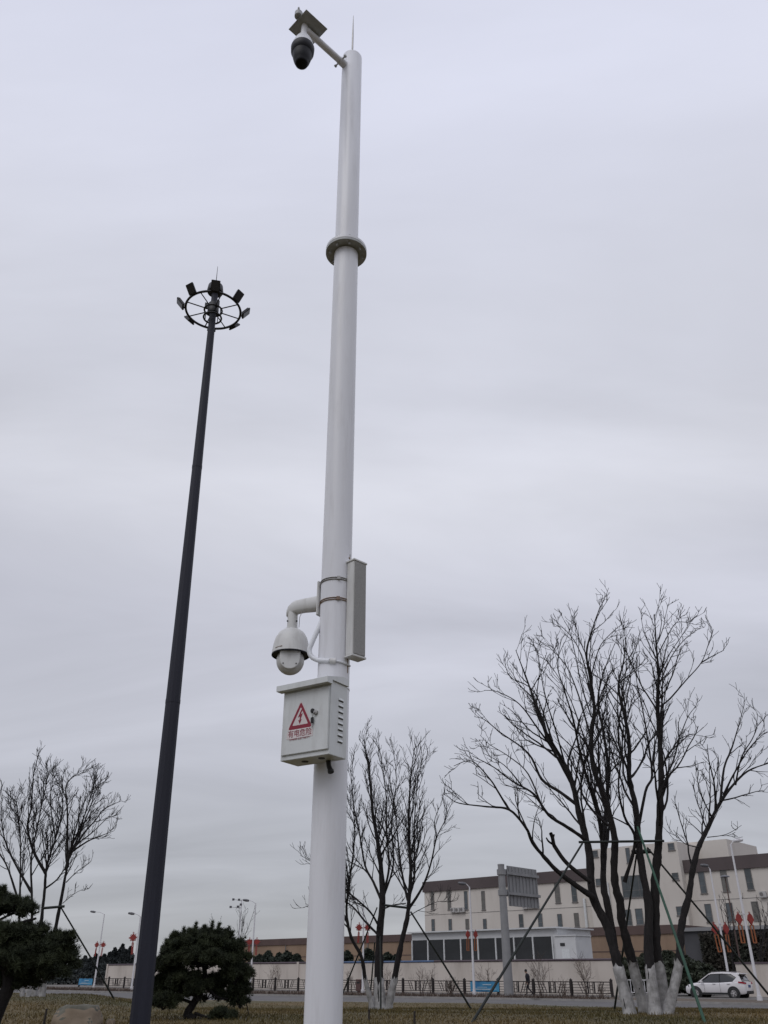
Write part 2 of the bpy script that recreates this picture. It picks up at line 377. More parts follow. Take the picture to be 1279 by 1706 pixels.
# ------------------------------------------------------------------ pan-tilt camera on its bracket
m0 = Vector((-.37, 4.635, 0)); bd = Vector((-.82, .57, 0)).normalized(); bn = Vector((-bd.y, bd.x, 0)); bo = Vector((PX, PY, 0))
ptz = thing('pan_tilt_camera', 'white pan tilt dome camera on a curved wall bracket left of the pole', 'security camera', bo+bd*.335+Vector((0, 0, 3.2)))
zb = 3.57
MB().box(bo+bd*(PR+.012)+Vector((0, 0, zb-.005)), (.016, .10, .22), bd, bn).build('wall_plate', BEIGE, ptz, None, .004)
pr = [(.10, zb+.022, zb-.068, .042), (.16, zb+.028, zb-.062, .037), (.25, zb+.036, zb-.048, .033), (.30, zb+.038, zb-.045, .032), (.33, zb+.032, zb-.05, .031), (.352, zb+.015, zb-.055, .030), (.364, zb-.012, zb-.06, .026)]
mb = MB(); Vv = []; Ff = []; nn = 12
for (x, zt, zl, hw) in pr:
    for k in range(nn):
        a = 2*math.pi*k/nn; c, s_ = math.cos(a), math.sin(a)
        c = math.copysign(abs(c)**.6, c); s_ = math.copysign(abs(s_)**.6, s_)
        Vv.append(bo+bd*x+bn*hw*c+Vector((0, 0, (zt+zl)/2+(zt-zl)/2*s_)))
for i in range(len(pr)-1):
    for k in range(nn): Ff.append((i*nn+k, i*nn+(k+1) % nn, (i+1)*nn+(k+1) % nn, (i+1)*nn+k))
Ff += [tuple(range(nn)), tuple(range((len(pr)-1)*nn, len(pr)*nn))]
mb.add(Vv, Ff); mb.build('bracket_arm', BEIGE, ptz, 50)
hc = bo+bd*.332
zc_ = zb-.105
MB().lathe(hc, [(.030, zc_+.075), (.032, zc_-.025), (.035, zc_-.026), (.035, zc_-.036), (.030, zc_-.037)], 28).build('collar', BEIGE, ptz, 40)
for s in (-1, 1):
    q = hc+Vector((s*.025, -.017, zc_+.012)); MB().tube([q, q+Vector((s*.006, -.004, 0))], .005, 8).build('screw', BLACK, ptz)
MB().lathe(hc, [(.030, zc_-.037), (.052, zc_-.042), (.078, zc_-.062), (.096, zc_-.095), (.106, zc_-.135), (.112, zc_-.180), (.1135, zc_-.197), (.110, zc_-.198), (.106, zc_-.17), (.02, zc_-.168)], 48).build('housing', BEIGE, ptz, 50)
MB().lathe(hc, [(.1136, zc_-.1965), (.1138, zc_-.203), (.109, zc_-.204), (.109, zc_-.1985)], 48).build('rim', DARKP, ptz, 50)
bc = hc+Vector((0, 0, zc_-.235)); mb = MB(); prf = []
for i in range(15):
    a = math.pi*i/14; prf.append((.083*math.sin(a), .083*math.cos(a)*1.02))
ball = mb.lathe(bc, prf, 40).build('camera_ball', BEIGE, ptz, 60)
# side cover of the ball, facing the viewer
fd = Vector((.08, -1, 0)).normalized(); fr = Vector((-fd.y, fd.x, 0)); mb = MB(); poly = []
for k in range(13):
    a = math.pi+math.pi*k/12; poly.append((math.cos(a)*.06, math.sin(a)*.062-.012))
poly += [(.06, .055), (-.06, .055)]
pp = [bc+fd*.066+fr*x+Vector((0, 0, z)) for x, z in poly]
mb.prism(pp, fd*.017).build('side_cover', BEIGE, ball, None, .003)
for x, z in ((-.047, .038), (.047, .038), (-.038, -.042), (.038, -.042), (0, .05)):
    q = bc+fd*.083+fr*x+Vector((0, 0, z)); MB().tube([q, q+fd*.003], .004, 8).build('screw', BLACK, ball)
q = hc+Vector((-.04, 0, zc_-.175)); MB().box(hc+Vector((-.062, -.092, zc_-.178)), (.05, .003, .004), (.83, -.56, .05), (.56, .83, 0)).build('badge', RUST, ptz)
MB().tube([bo+bd*.24+bn*.02+Vector((0, 0, zb-.05)), bo+bd*.25+bn*.03+Vector((0, 0, zb-.09)), bo+bd*.26+bn*.02+Vector((0, 0, zb-.15))], .002, 6).build('safety_cord', STEEL, ptz)
for k, z in enumerate((zb+.075, zb-.055)):
    st = MB()
    for dzz in (-.006, .006): st.torus((PX, PY, z+dzz), PR+.003, .0032, 48, 6)
    st.box(bo+Vector((.02, -PR-.007, z)), (.02, .01, .02)).build('hose_clamp', STEEL if k == 0 else RUST, ptz, 50)
# flexible conduit
cz = [at(536, 1034, 4.585), at(529, 1050, 4.575), at(519, 1072, 4.57), at(515, 1084, 4.57), at(519, 1094, 4.565), at(529, 1099.5, 4.55), at(540, 1101, 4.525), at(549, 1101.5, 4.51)]
def catmull(P, n=6):
    P = [Vector(p) for p in P]; out = []
    for i in range(len(P)-1):
        a, b, c, d = P[max(i-1, 0)], P[i], P[i+1], P[min(i+2, len(P)-1)]
        for k in range(n):
            t = k/n; out.append(.5*((2*b)+(c-a)*t+(2*a-5*b+4*c-d)*t*t+(3*b-a-3*c+d)*t**3))
    out.append(P[-1]); return out
con = thing('cable_conduit', 'grey flexible conduit looping out of the pole below the pan tilt camera', 'conduit', cz[-1])
cpts = catmull(cz, 10); crad = [.0135+.0012*(i % 2) for i in range(len(cpts))]
MB().tube(cpts, crad, 12).build('hose', WHITE, con, 30)
q = cz[-1]; MB().tube([q, q+Vector((.035, 0, -.002))], .018, 12).build('end_fitting', BEIGE, con, 40)
zz = q.z-.004; ring = [Vector((PX+math.cos(a)*(PR+.006), PY+math.sin(a)*(PR+.006), zz+.004*math.sin(3*a))) for a in np.linspace(R(250), R(345), 12)]
MB().tube(ring, .006, 8).build('cable_tie', WHITE, con, 40)

# ------------------------------------------------------------------ column loudspeaker on the right of the pole
SN = at(590, 930, 4.49); ztop_s = SN.z; zbot_s = at(588.5, 1092, 4.49).z
sl = Vector((-.70, .71, 0)).normalized(); sr = Vector((sl.y, -sl.x, 0))
sN = Vector((SN.x, SN.y, 0)); SD, SW = .062, .098
sp_c = sN+sl*SD/2+sr*SW/2
spk = thing('column_speaker', 'slim vertical column loudspeaker with grey grille on the right of the pole', 'loudspeaker', Vector((sp_c.x, sp_c.y, zbot_s)))
hgt = ztop_s-zbot_s
MB().box(sp_c+Vector((0, 0, zbot_s+hgt/2)), (SD, SW, hgt-.024), sl, sr).build('cabinet', BEIGE, spk, None, .003)
MB().box(sp_c-sl*(SD/2+.002)+Vector((0, 0, zbot_s+hgt/2)), (.004, SW-.008, hgt-.034), sl, sr).build('grille', MESHG, spk)
for z in (zbot_s+.006, ztop_s-.006):
    MB().box(sp_c+Vector((0, 0, z)), (SD+.01, SW+.012, .012), sl, sr).build('end_plate', BEIGE, spk, None, .002)
bq = sN+sl*(SD+.008)+sr*.02
MB().box(bq+Vector((0, 0, ztop_s+.028)), (.004, .022, .06), sl, sr).build('mounting_bracket', STEEL, spk)
MB().box(bq+Vector((0, 0, zbot_s-.035)), (.004, .022, .09), sl, sr).build('mounting_bracket', RUST, spk)
MB().tube([bq+Vector((0, 0, ztop_s+.03))-sl*.006, bq+Vector((0, 0, ztop_s+.03))+sl*.01], .006, 8).build('bracket_bolt', RUST, spk)

# ------------------------------------------------------------------ electrical box
BN = at(548, 1256, 4.296); ey = Vector((.54, .84, 0)).normalized(); ex = Vector((-ey.y, ey.x, 0)); BW, BD, BH = .317, .150, .385
b0 = Vector((BN.x, BN.y, 0)); zb0 = BN.z
def bp(a, d, z): return b0+ex*(BW-a)+ey*d+Vector((0, 0, zb0+z))    # a: from the left front edge to the right, d: depth, z: height
ebox = thing('electrical_box', 'light grey steel electrical box with red high voltage warning sticker', 'electrical box', bp(BW/2, BD/2, 0))
MB().box(bp(BW/2, BD/2, BH/2), (BW, BD, BH), -ex, ey).build('casing', BOX_M, ebox, None, .002)
door = MB().box(bp(BW/2+.002, -.0055, BH/2-.004), (BW-.012, .009, BH-.056), -ex, ey).build('door', BOX_M, ebox, None, .003)
hood = [bp(-.016, -.048, BH-.022), bp(-.016, -.048, BH+.008), bp(-.016, BD*.6, BH+.04), bp(-.016, BD, BH+.04), bp(-.016, BD, BH+.0005), bp(-.016, -.0008, BH+.0005), bp(-.016, -.0008, BH-.022)]
MB().prism(hood, -ex*(BW+.026)).build('rain_hood', BOX_M, ebox)
lz = [.30-.031*k for k in range(8)]
lv = MB(); a0, a1 = -.022, .022
lv.add([Vector((0, a0, -.006)), Vector((0, a1, -.006)), Vector((0, a1, .008)), Vector((0, a0, .008)), Vector((.006, a0+.004, -.005)), Vector((.006, a1-.004, -.005))], [(0, 1, 5, 4), (4, 5, 2, 3), (0, 4, 3), (1, 2, 5)])
lme = lv.mesh('louvre'); lme.materials.append(BOX_M)
sv = MB().box((0.001, 0, -.0085), (.002, .042, .0045)).mesh('louvre_slot'); sv.materials.append(BLACK)
rotl = math.atan2(-ex.y, -ex.x)
for z in lz:
    p = bp(BW+.0005, BD*.60, z)-wloc(ebox)
    o = link('louvre', lme, ebox, p); o.rotation_euler.z = rotl
    o2 = link('slot', sv, o, (0, 0, 0))
for a, d in ((.11, .07), (.23, .055)): MB().lathe(bp(a, d, -.003), [(.018, 0), (.018, .004)], 20).build('knockout', BLACK, ebox)
MB().tube(catmull([bp(.225, .12, .0), bp(.23, .12, -.03), bp(.245, .115, -.052)], 5), .013, 10).build('cable_gland', BLACK, ebox, 40)
MB().tube([bp(.245, .115, -.052), bp(.249, .113, -.064)], .017, 10).build('gland_nut', BLACK, ebox, 40)
DF = -.0105                                             # door face
def dpt(a, z, o=0): return bp(a, DF-o, z)
dn = -ey
def flat(pts, name, m, par, o): return MB().prism([dpt(a, z, o) for a, z in pts], dn*.0006).build(name, m, par)
def rtri(cx, zb_, w, h, r):
    P = [(cx-w/2, zb_), (cx+w/2, zb_), (cx, zb_+h)]; out = []
    for i in range(3):
        p0, p1, p2 = Vector(P[i-1]), Vector(P[i]), Vector(P[(i+1) % 3])
        for t in (0, .5, 1):
            a = p1+(p0-p1).normalized()*r; b = p1+(p2-p1).normalized()*r
            out.append(tuple((a*(1-t)**2+p1*2*t*(1-t)+b*t*t)))
    return out
tcx, tz = .130, .152
stk = thing('warning_sticker', 'red triangular lightning bolt warning sticker on the grey box door', 'sticker', dpt(tcx, tz))
flat(rtri(tcx, tz-.008, .182, .164, .022), 'backing', PAPER, stk, .0004)
flat([(tcx-.086, tz-.048), (tcx+.086, tz-.048), (tcx+.086, tz-.010), (tcx-.086, tz-.010)], 'caption_backing', PAPER, stk, .0003)
mb = MB(); outer = rtri(tcx, tz, .160, .144, .014); inner = rtri(tcx, tz+.020, .104, .094, .006)
vo = [dpt(a, z, .0012) for a, z in outer]; vi = [dpt(a, z, .0012) for a, z in inner]; k9 = len(vo)
mb.add(vo+vi, [(i, (i+1) % k9, (i+1) % k9+k9, i+k9) for i in range(k9)]).build('triangle_border', RED, stk)
flat([(tcx+.004, tz+.100), (tcx-.016, tz+.060), (tcx-.002, tz+.064), (tcx-.006, tz+.044), (tcx-.013, tz+.046), (tcx-.003, tz+.024), (tcx+.009, tz+.048), (tcx+.002, tz+.047), (tcx+.014, tz+.080), (tcx+.001, tz+.075), (tcx+.014, tz+.100)], 'lightning_bolt', RED, stk, .0012)
def text(body, name, size, a, z, m, par, squeeze=1):
    cu = bpy.data.curves.new(name, 'FONT'); cu.body = body; cu.size = size; cu.align_x = 'CENTER'; cu.extrude = .0002
    to = bpy.data.objects.new(name, cu); COL.objects.link(to)
    bpy.context.view_layer.update()
    me = bpy.data.meshes.new_from_object(to.evaluated_get(bpy.context.evaluated_depsgraph_get()))
    bpy.data.objects.remove(to); me.materials.clear(); me.materials.append(m)
    o = link(name, me, par, dpt(a, z, .0015)-wloc(par))
    rx = -ex; M = Matrix((( rx.x*squeeze, 0, dn.x), (rx.y*squeeze, 0, dn.y), (0, 1, 0)))
    me.transform(M.to_4x4()); return o
text('有电危险', 'caption', .040, tcx, tz-.037, RED, stk, .98)
text('DANGER ELECTRICITY', 'small_caption', .0125, tcx, tz-.056, RED, stk, 1.05)
lk = dpt(.232, .222)
lock = MB().lathe(lk, [(.013, 0), (.013, .008), (.010, .009)], 20, dn).build('lock', STEEL, door, 40)
MB().lathe(lk+(-ex)*(-.022)+Vector((0, 0, .012)), [(.012, 0), (.012, .006), (.009, .009)], 16, dn).build('lock_cover', BLACK, door, 40)
key = thing('hanging_key', 'black headed key hanging below the lock of the grey box', 'key', dpt(.214, .15))
MB().box(dpt(.214, .182, .008), (.018, .006, .032), -ex, dn).build('key_head', BLACK, key, None, .002)
MB().box(dpt(.215, .155, .008), (.005, .002, .026), -ex, dn).build('key_blade', STEEL, key)
MB().tube(catmull([lk+dn*.01, dpt(.222, .212, .011), dpt(.215, .197, .009)], 4), .0016, 6).build('key_ring', STEEL, key)

# ================================================================== the high mast light
MY = 19.0; MS = 19/24; mbx = at(243, 1621, MY).x; MZ0 = lawn_h(mbx, MY)
mt = at(359, 478, MY); MTOP = Vector((mt.x, MY, mt.z)); MB0 = Vector((mbx, MY, MZ0))
md = (MTOP-MB0).normalized(); mH = (MTOP-MB0).length
def mp(h): return MB0+md*h
mast = thing('high_mast_light', 'tall dark slate floodlight mast with a ring of lamps at its top', 'light mast', MB0)
MB().tube([mp(-.1), mp(mH*.33), mp(mH*.66), mp(mH-.3)], [.205, .170, .133, .097], 12).build('shaft', MAST, mast)
for h_, r_ in ((mH*.335, .174), (mH*.665, .137)): MB().tube([mp(h_-.04), mp(h_+.04)], r_+.001, 12).build('joint_sleeve', MAST, mast)
MB().tube([mp(0), mp(.06)], .33, 16).build('base_plate', MAST, mast)
cx_ = md.orthogonal().normalized(); cy_ = md.cross(cx_)
MB().lathe(MTOP, [(a*MS, b_*MS) for a, b_ in [(.10, -.32), (.29, -.30), (.31, -.24), (.28, .02), (.2, .1), (.05, .14)]], 28, md).build('head_cap', MASTD, mast, 50)
MB().tube([MTOP+md*.08, MTOP+md*.85], [.014, .006], 6).build('lightning_rod', MASTD, mast)
RC = MTOP-md*.95; RR = .81
MB().torus(RC, RR, .036, 56, 8, md).build('lamp_ring', MASTD, mast, 60)
MB().torus(RC, .26, .028, 36, 8, md).build('inner_ring', MASTD, mast, 60)
MB().torus(RC-md*.29, .26, .028, 36, 8, md).build('inner_ring', MASTD, mast, 60)
for k in range(4):
    a = k*math.pi/2+.4; q = RC+(cx_*math.cos(a)+cy_*math.sin(a))*.26; MB().tube([q, q-md*.29], .014, 6).build('ring_hanger', MASTD, mast)
MB().tube([RC+md*.24, RC-md*.12], .16, 14).build('winch_collar', MASTD, mast, 40)
for k in range(8):
    a = 2*math.pi*(k+.5)/8+.1; e1 = cx_*math.cos(a)+cy_*math.sin(a)
    MB().tube([RC+e1*.25, RC+e1*RR], .018, 6).build('spoke', MASTD, mast)
for k in range(3):
    a = k*2.1+.5; e1 = cx_*math.cos(a)+cy_*math.sin(a); MB().box(RC+e1*.21+md*.14, (.1, .08, .19), e1, md.cross(e1), md).build('gear_box', MASTD, mast)
for k in range(8):
    a = 2*math.pi*k/8+.24; e1 = cx_*math.cos(a)+cy_*math.sin(a); e2 = md.cross(e1)
    c0 = RC+e1*(RR+.16)+md*.08
    tilt = R(38); fz = (e1*math.cos(tilt)-md*math.sin(tilt)); fy = fz.cross(e2)
    fl = MB().box(c0, (.26, .32, .055), e2, fy, fz).build('floodlight', MASTD, mast, None, .01)
    MB().box(c0+fz*.030, (.22, .28, .005), e2, fy, fz).build('lamp_glass', LENS, fl)
    mbf = MB()
    for j in range(5): mbf.box(c0-fz*.043+e2*(-.10+.05*j), (.01, .27, .04), e2, fy, fz)
    mbf.build('cooling_fins', MASTD, fl)
    mbb = MB()
    for s in (-1, 1): mbb.bar(RC+e1*RR+e2*s*.09, c0-fz*.024+e2*s*.09, .017)
    mbb.bar(RC+e1*RR-e2*.09, RC+e1*RR+e2*.09, .024).build('yoke', MASTD, fl)

# ================================================================== trees
class Wood:
    def __init__(s): s.V = []; s.F = []; s.n = 0
    def tube(s, pts, rad, k):
        pts = np.asarray(pts, float); N = len(pts)
        t = np.gradient(pts, axis=0); t /= np.linalg.norm(t, axis=1)[:, None]+1e-9
        ref = np.array([.3, .2, 1.]) if abs(t[0, 2]) < .8 else np.array([1., .3, 0])
        x = np.cross(t, ref); x /= np.linalg.norm(x, axis=1)[:, None]+1e-9; y = np.cross(t, x)
        a = np.arange(k)*2*math.pi/k
        ring = (x[:, None, :]*np.cos(a)[None, :, None]+y[:, None, :]*np.sin(a)[None, :, None])*np.asarray(rad)[:, None, None]+pts[:, None, :]
        s.V.append(ring.reshape(-1, 3))
        i = np.arange(N-1)[:, None]*k; j = np.arange(k)[None, :]; j2 = (j+1) % k
        s.F.append((np.stack([i+j, i+j2, i+k+j2, i+k+j], -1).reshape(-1, 4))+s.n); s.n += N*k
    def build(s, name, m, parent): return np_mesh(name, np.concatenate(s.V), np.concatenate(s.F), m, parent, smooth=True)
def nrm(v): return v/(np.linalg.norm(v)+1e-9)
def grow(wood, p, d, length, r, level, cfg, maxlev):
    seg = max(4, int(length/cfg['seg'])); pts = [p]; dd = nrm(d)
    for i in range(seg):
        dd = nrm(dd+rng.normal(0, cfg['wig'], 3)+np.array([0, 0, cfg['up']]))
        pts.append(pts[-1]+dd*length/seg)
    pts = np.array(pts); rad = np.linspace(r, max(r*.35, cfg['rmin']), seg+1)
    wood.tube(pts, rad, 4 if level < maxlev else 3)
    if level < maxlev: spawn(wood, pts, rad, length, level, cfg, maxlev)
def spawn(wood, pts, rad, length, level, cfg, maxlev, start=.25):
    n = max(2, int(length*cfg['dens'][level]*rng.uniform(.8, 1.2)))
    N = len(pts)
    for i in range(n):
        f = start+(1-start)*((i+rng.random())/n)**.8; q = f*(N-1); i0 = min(int(q), N-2); w = q-i0
        p = pts[i0]*(1-w)+pts[i0+1]*w; t = nrm(pts[i0+1]-pts[i0])
        side = nrm(np.cross(t, rng.normal(0, 1, 3))); ang = R(rng.uniform(*cfg['ang']))
        d = t*math.cos(ang)+side*math.sin(ang)
        ln = length*cfg['ratio'][level]*rng.uniform(.55, 1.15)*(1.12-.86*f)
        ln = min(max(ln, .25), cfg['cap'][level])
        r = min(max(rad[min(i0, len(rad)-1)]*.6, cfg['rmin']), .014*ln+cfg['rmin'])
        grow(wood, p, d, ln, r, level+1, cfg, maxlev)
def rough_rings(w, pts, k, amt):                      # uneven bark
    V = w.V[0].reshape(len(pts), k, 3); c = np.asarray(pts)[:, None, :]
    w.V[0] = (c+(V-c)*(1+rng.normal(0, amt, (len(pts), k, 1)))).reshape(-1, 3)
def bare_tree(label, base_px, Y, stems, limbs, cfg, paint_h, scale_r=1.0, stub=()):
    base = at(base_px[0], base_px[1], Y); base = Vector((base.x, base.y, lawn_h(base.x, base.y)))
    tree = thing('bare_tree', label, 'tree', base, 'bare lime washed trees on the lawn')
    crown = Wood()
    def path(pl, dep):
        n_ = len(pl); P = [at(x, y, Y+dep[0]+(dep[1]-dep[0])*(i/(n_-1))**1.1) for i, (x, y) in enumerate(pl)]
        return np.array([tuple(p) for p in catmull(P, 5)])
    for (pl, r0, r1, dep) in stems:
        pts = path(pl, dep)
        zb_ = lawn_h(pts[0][0], pts[0][1]); pts[0][2] = zb_-.05
        L_ = np.concatenate([[0], np.cumsum(np.linalg.norm(np.diff(pts, axis=0), axis=1))])
        f = L_/L_[-1]; rad = (r0+(r1-r0)*f**cfg.get('tap', .8))*scale_r; rad = rad*(1+.22*np.exp(-L_/.2))*(1+.05*np.sin(L_*5)+.05*np.sin(L_*13+1)+rng.normal(0, .03, len(L_)))
        zp = zb_+paint_h*rng.uniform(.95, 1.05)
        k = int(np.argmax(pts[:, 2] > zp))
        tw = Wood(); tw.tube(pts, rad, 12); rough_rings(tw, pts, 12, .07); st = tw.build('trunk', BARK, tree)
        lw = Wood(); lo = pts[:k+1].copy(); lo[-1] = lo[-2]+(pts[k]-lo[-2])*max(.2, min(1, (zp-lo[-2][2])/(pts[k][2]-lo[-2][2]+1e-6)))
        lw.tube(lo, rad[:k+1]*1.07+.006, 14); rough_rings(lw, lo, 14, .045); lw.V[0][-14:, 2] += rng.normal(0, .05, 14); lw.build('lime_wash_band', LIME, st)
        spawn(crown, pts, rad, L_[-1], 0, cfg, cfg['lev'], start=cfg['start'])
    for (pl, r0, r1, dep) in limbs:
        pts = path(pl, dep); L_ = np.concatenate([[0], np.cumsum(np.linalg.norm(np.diff(pts, axis=0), axis=1))])
        rad = (r0+(r1-r0)*(L_/L_[-1])**.8)*scale_r
        lw = Wood(); lw.tube(pts, rad, 8); rough_rings(lw, pts, 8, .08); lw.build('limb', BARK, tree)
        spawn(crown, pts, rad, L_[-1], 0, cfg, cfg['lev'], start=.15)
    for (pl, r0, r1, dep) in stub:
        pts = path(pl, dep); lw = Wood(); lw.tube(pts, np.linspace(r0, r1, len(pts)), 8); lw.build('cut_stub', BARK, tree)
    crown.build('crown', TWIG, tree)
    return tree
cfgR = dict(seg=.22, wig=.12, up=.09, rmin=.0072, dens=[1.9, 3.2, 4.4], ratio=[.36, .50, .55], cap=[2.8, 1.1, .42], ang=(18, 44), lev=3, start=.44, tap=1.1)
treeR = bare_tree('big spreading bare tree with five whitewashed trunks at the right', (1080, 1689), 26,
    stems=[([(1050, 1690), (1030, 1612), (1022, 1580), (1011, 1542), (988, 1495), (983, 1436), (977, 1400), (964, 1353), (951, 1298), (932, 1259), (914, 1233), (897, 1186), (880, 1139), (859, 1083)], .15, .012, (0, 1.5)),
           ([(1076, 1690), (1056, 1615), (1044, 1567), (1036, 1536), (1033, 1505), (1025, 1474), (1023, 1436), (1024, 1400), (1017, 1366), (1005, 1323), (988, 1276), (985, 1220), (990, 1182), (983, 1130), (977, 1087), (988, 1044), (1000, 1010)], .14, .012, (.5, -1.0)),
           ([(1092, 1690), (1083, 1615), (1080, 1580), (1080, 1505), (1070, 1452), (1064, 1405), (1058, 1340), (1048, 1298), (1048, 1237), (1039, 1186), (1030, 1143), (1039, 1100), (1043, 1062)], .14, .012, (-.4, 1.0)),
           ([(1109, 1690), (1098, 1615), (1092, 1580), (1091, 1511), (1092, 1458), (1096, 1420), (1098, 1380), (1100, 1332), (1101, 1276), (1098, 1220), (1095, 1173), (1097, 1126), (1093, 1074), (1090, 1023)], .16, .012, (.2, -.6)),
           ([(1111, 1692), (1130, 1612), (1133, 1573), (1136, 1536), (1148, 1489), (1154, 1449), (1163, 1414), (1174, 1390), (1193, 1349), (1215, 1315), (1245, 1285), (1285, 1270)], .125, .014, (-.2, 1.4))],
    limbs=[([(988, 1495), (936, 1458), (911, 1433), (888, 1405), (876, 1379), (848, 1349), (811, 1344), (764, 1338), (747, 1328)], .085, .010, (.2, -1.5)),
           ([(848, 1349), (830, 1320), (816, 1298), (786, 1268), (756, 1276)], .035, .008, (-.7, -1.8)),
           ([(977, 1400), (945, 1378), (914, 1358), (889, 1323), (854, 1302), (822, 1278), (786, 1259)], .065, .009, (.6, -.5)),
           ([(960, 1340), (932, 1319), (902, 1298), (880, 1255), (833, 1220), (807, 1199), (790, 1194)], .06, .009, (.8, 2.2)),
           ([(940, 1270), (925, 1215), (908, 1160), (900, 1115), (895, 1080)], .032, .008, (1, -.4)),
           ([(1024, 1580), (1011, 1505), (1005, 1474), (1006, 1427), (1008, 1380), (1011, 1330), (1013, 1280), (1005, 1220), (996, 1169), (1005, 1122), (1024, 1072)], .12, .010, (.3, 2.2)),
           ([(1005, 1420), (998, 1366), (985, 1320), (968, 1262), (955, 1200), (940, 1150), (928, 1105), (940, 1070)], .07, .009, (.5, -1.6)),
           ([(990, 1270), (970, 1220), (950, 1165), (925, 1120), (905, 1095)], .03, .008, (0, 1.6)),
           ([(985, 1195), (968, 1140), (958, 1090), (948, 1050), (940, 1035)], .025, .008, (-.5, -1.6)),
           ([(1060, 1400), (1075, 1319), (1086, 1293), (1080, 1240), (1070, 1180), (1060, 1130), (1062, 1090)], .055, .008, (.3, 1.8)),
           ([(1040, 1470), (1058, 1400), (1040, 1360), (1030, 1310), (1035, 1250), (1022, 1190)], .06, .009, (.2, -1.2)),
           ([(1099, 1177), (1116, 1164), (1142, 1134), (1168, 1104), (1181, 1070), (1187, 1051)], .026, .008, (-.3, -1.4)),
           ([(1168, 1104), (1185, 1094), (1206, 1083)], .022, .007, (-.9, -1.4)),
           ([(1102, 1275), (1129, 1233), (1146, 1194), (1159, 1177)], .028, .008, (-.2, 1.2)),
           ([(1129, 1233), (1150, 1224), (1178, 1228)], .016, .006, (.3, 1.0)),
           ([(1097, 1130), (1115, 1090), (1135, 1060), (1150, 1035)], .02, .008, (-.4, 1.2)),
           ([(1095, 1100), (1075, 1060), (1068, 1030)], .018, .007, (-.5, -1.2)),
           ([(1193, 1349), (1189, 1302), (1181, 1268), (1178, 1240)], .04, .008, (.3, -.6)),
           ([(1200, 1335), (1206, 1280), (1219, 1246), (1232, 1203), (1241, 1169)], .045, .008, (.5, 1.6)),
           ([(1225, 1308), (1235, 1262), (1256, 1225), (1262, 1190)], .03, .007, (.8, -.6)),
           ([(950, 1303), (920, 1248), (895, 1213), (865, 1173), (830, 1153), (807, 1150)], .045, .008, (.9, -.9)),
           ([(920, 1235), (890, 1153), (850, 1128), (840, 1098)], .035, .008, (1.1, 2.4)),
           ([(985, 1233), (965, 1163), (945, 1113), (920, 1083), (905, 1073)], .035, .008, (-.2, 1.4)),
           ([(985, 1163), (975, 1113), (960, 1073), (940, 1048), (927, 1042)], .028, .008, (-.5, .8)),
           ([(984, 1130), (998, 1080), (1018, 1055), (1036, 1040)], .024, .007, (-.7, -1.8)),
           ([(1060, 1345), (1045, 1283), (1030, 1233), (1036, 1173), (1050, 1123), (1066, 1085)], .045, .008, (.4, -1.4)),
           ([(1096, 1145), (1118, 1095), (1138, 1068), (1160, 1050), (1173, 1045)], .024, .007, (-.3, 1.6)),
           ([(1094, 1095), (1110, 1063), (1126, 1038), (1146, 1036), (1161, 1025)], .02, .007, (-.4, -1.4)),
           ([(1205, 1325), (1222, 1290), (1246, 1250), (1268, 1226), (1290, 1215)], .035, .008, (.5, -.8)),
           ([(1186, 1362), (1166, 1320), (1160, 1280)], .025, .007, (.3, -1.2)),
           ([(905, 1350), (880, 1290), (850, 1262), (815, 1240), (800, 1225)], .03, .007, (.1, 1.4)),
           ([(870, 1310), (840, 1275), (805, 1255)], .022, .007, (0, -1.4)),
           ([(1165, 1412), (1140, 1405), (1122, 1383)], .018, .006, (.1, -1.0)),
           ([(1178, 1395), (1210, 1390), (1235, 1375)], .014, .006, (.2, .8))],
    stub=[([(984, 1470), (945, 1439), (925, 1412), (922, 1405), (920, 1395), (917, 1388)], .062, .052, (0, -.3)), ([(923, 1408), (914, 1402), (910, 1396)], .035, .02, (-.1, -.3)), ([(921, 1398), (923, 1390)], .03, .022, (-.3, -.3)), ([(1101, 1330), (1108, 1305), (1112, 1298)], .05, .04, (0, -.2))],
    cfg=cfgR, paint_h=1.18, scale_r=1.0)
cfgM = dict(seg=.26, wig=.09, up=.10, rmin=.0066, dens=[4.0, 4.4, 4.2], ratio=[.28, .5, .5], cap=[2.3, 1.1, .5], ang=(14, 38), lev=3, start=.42)
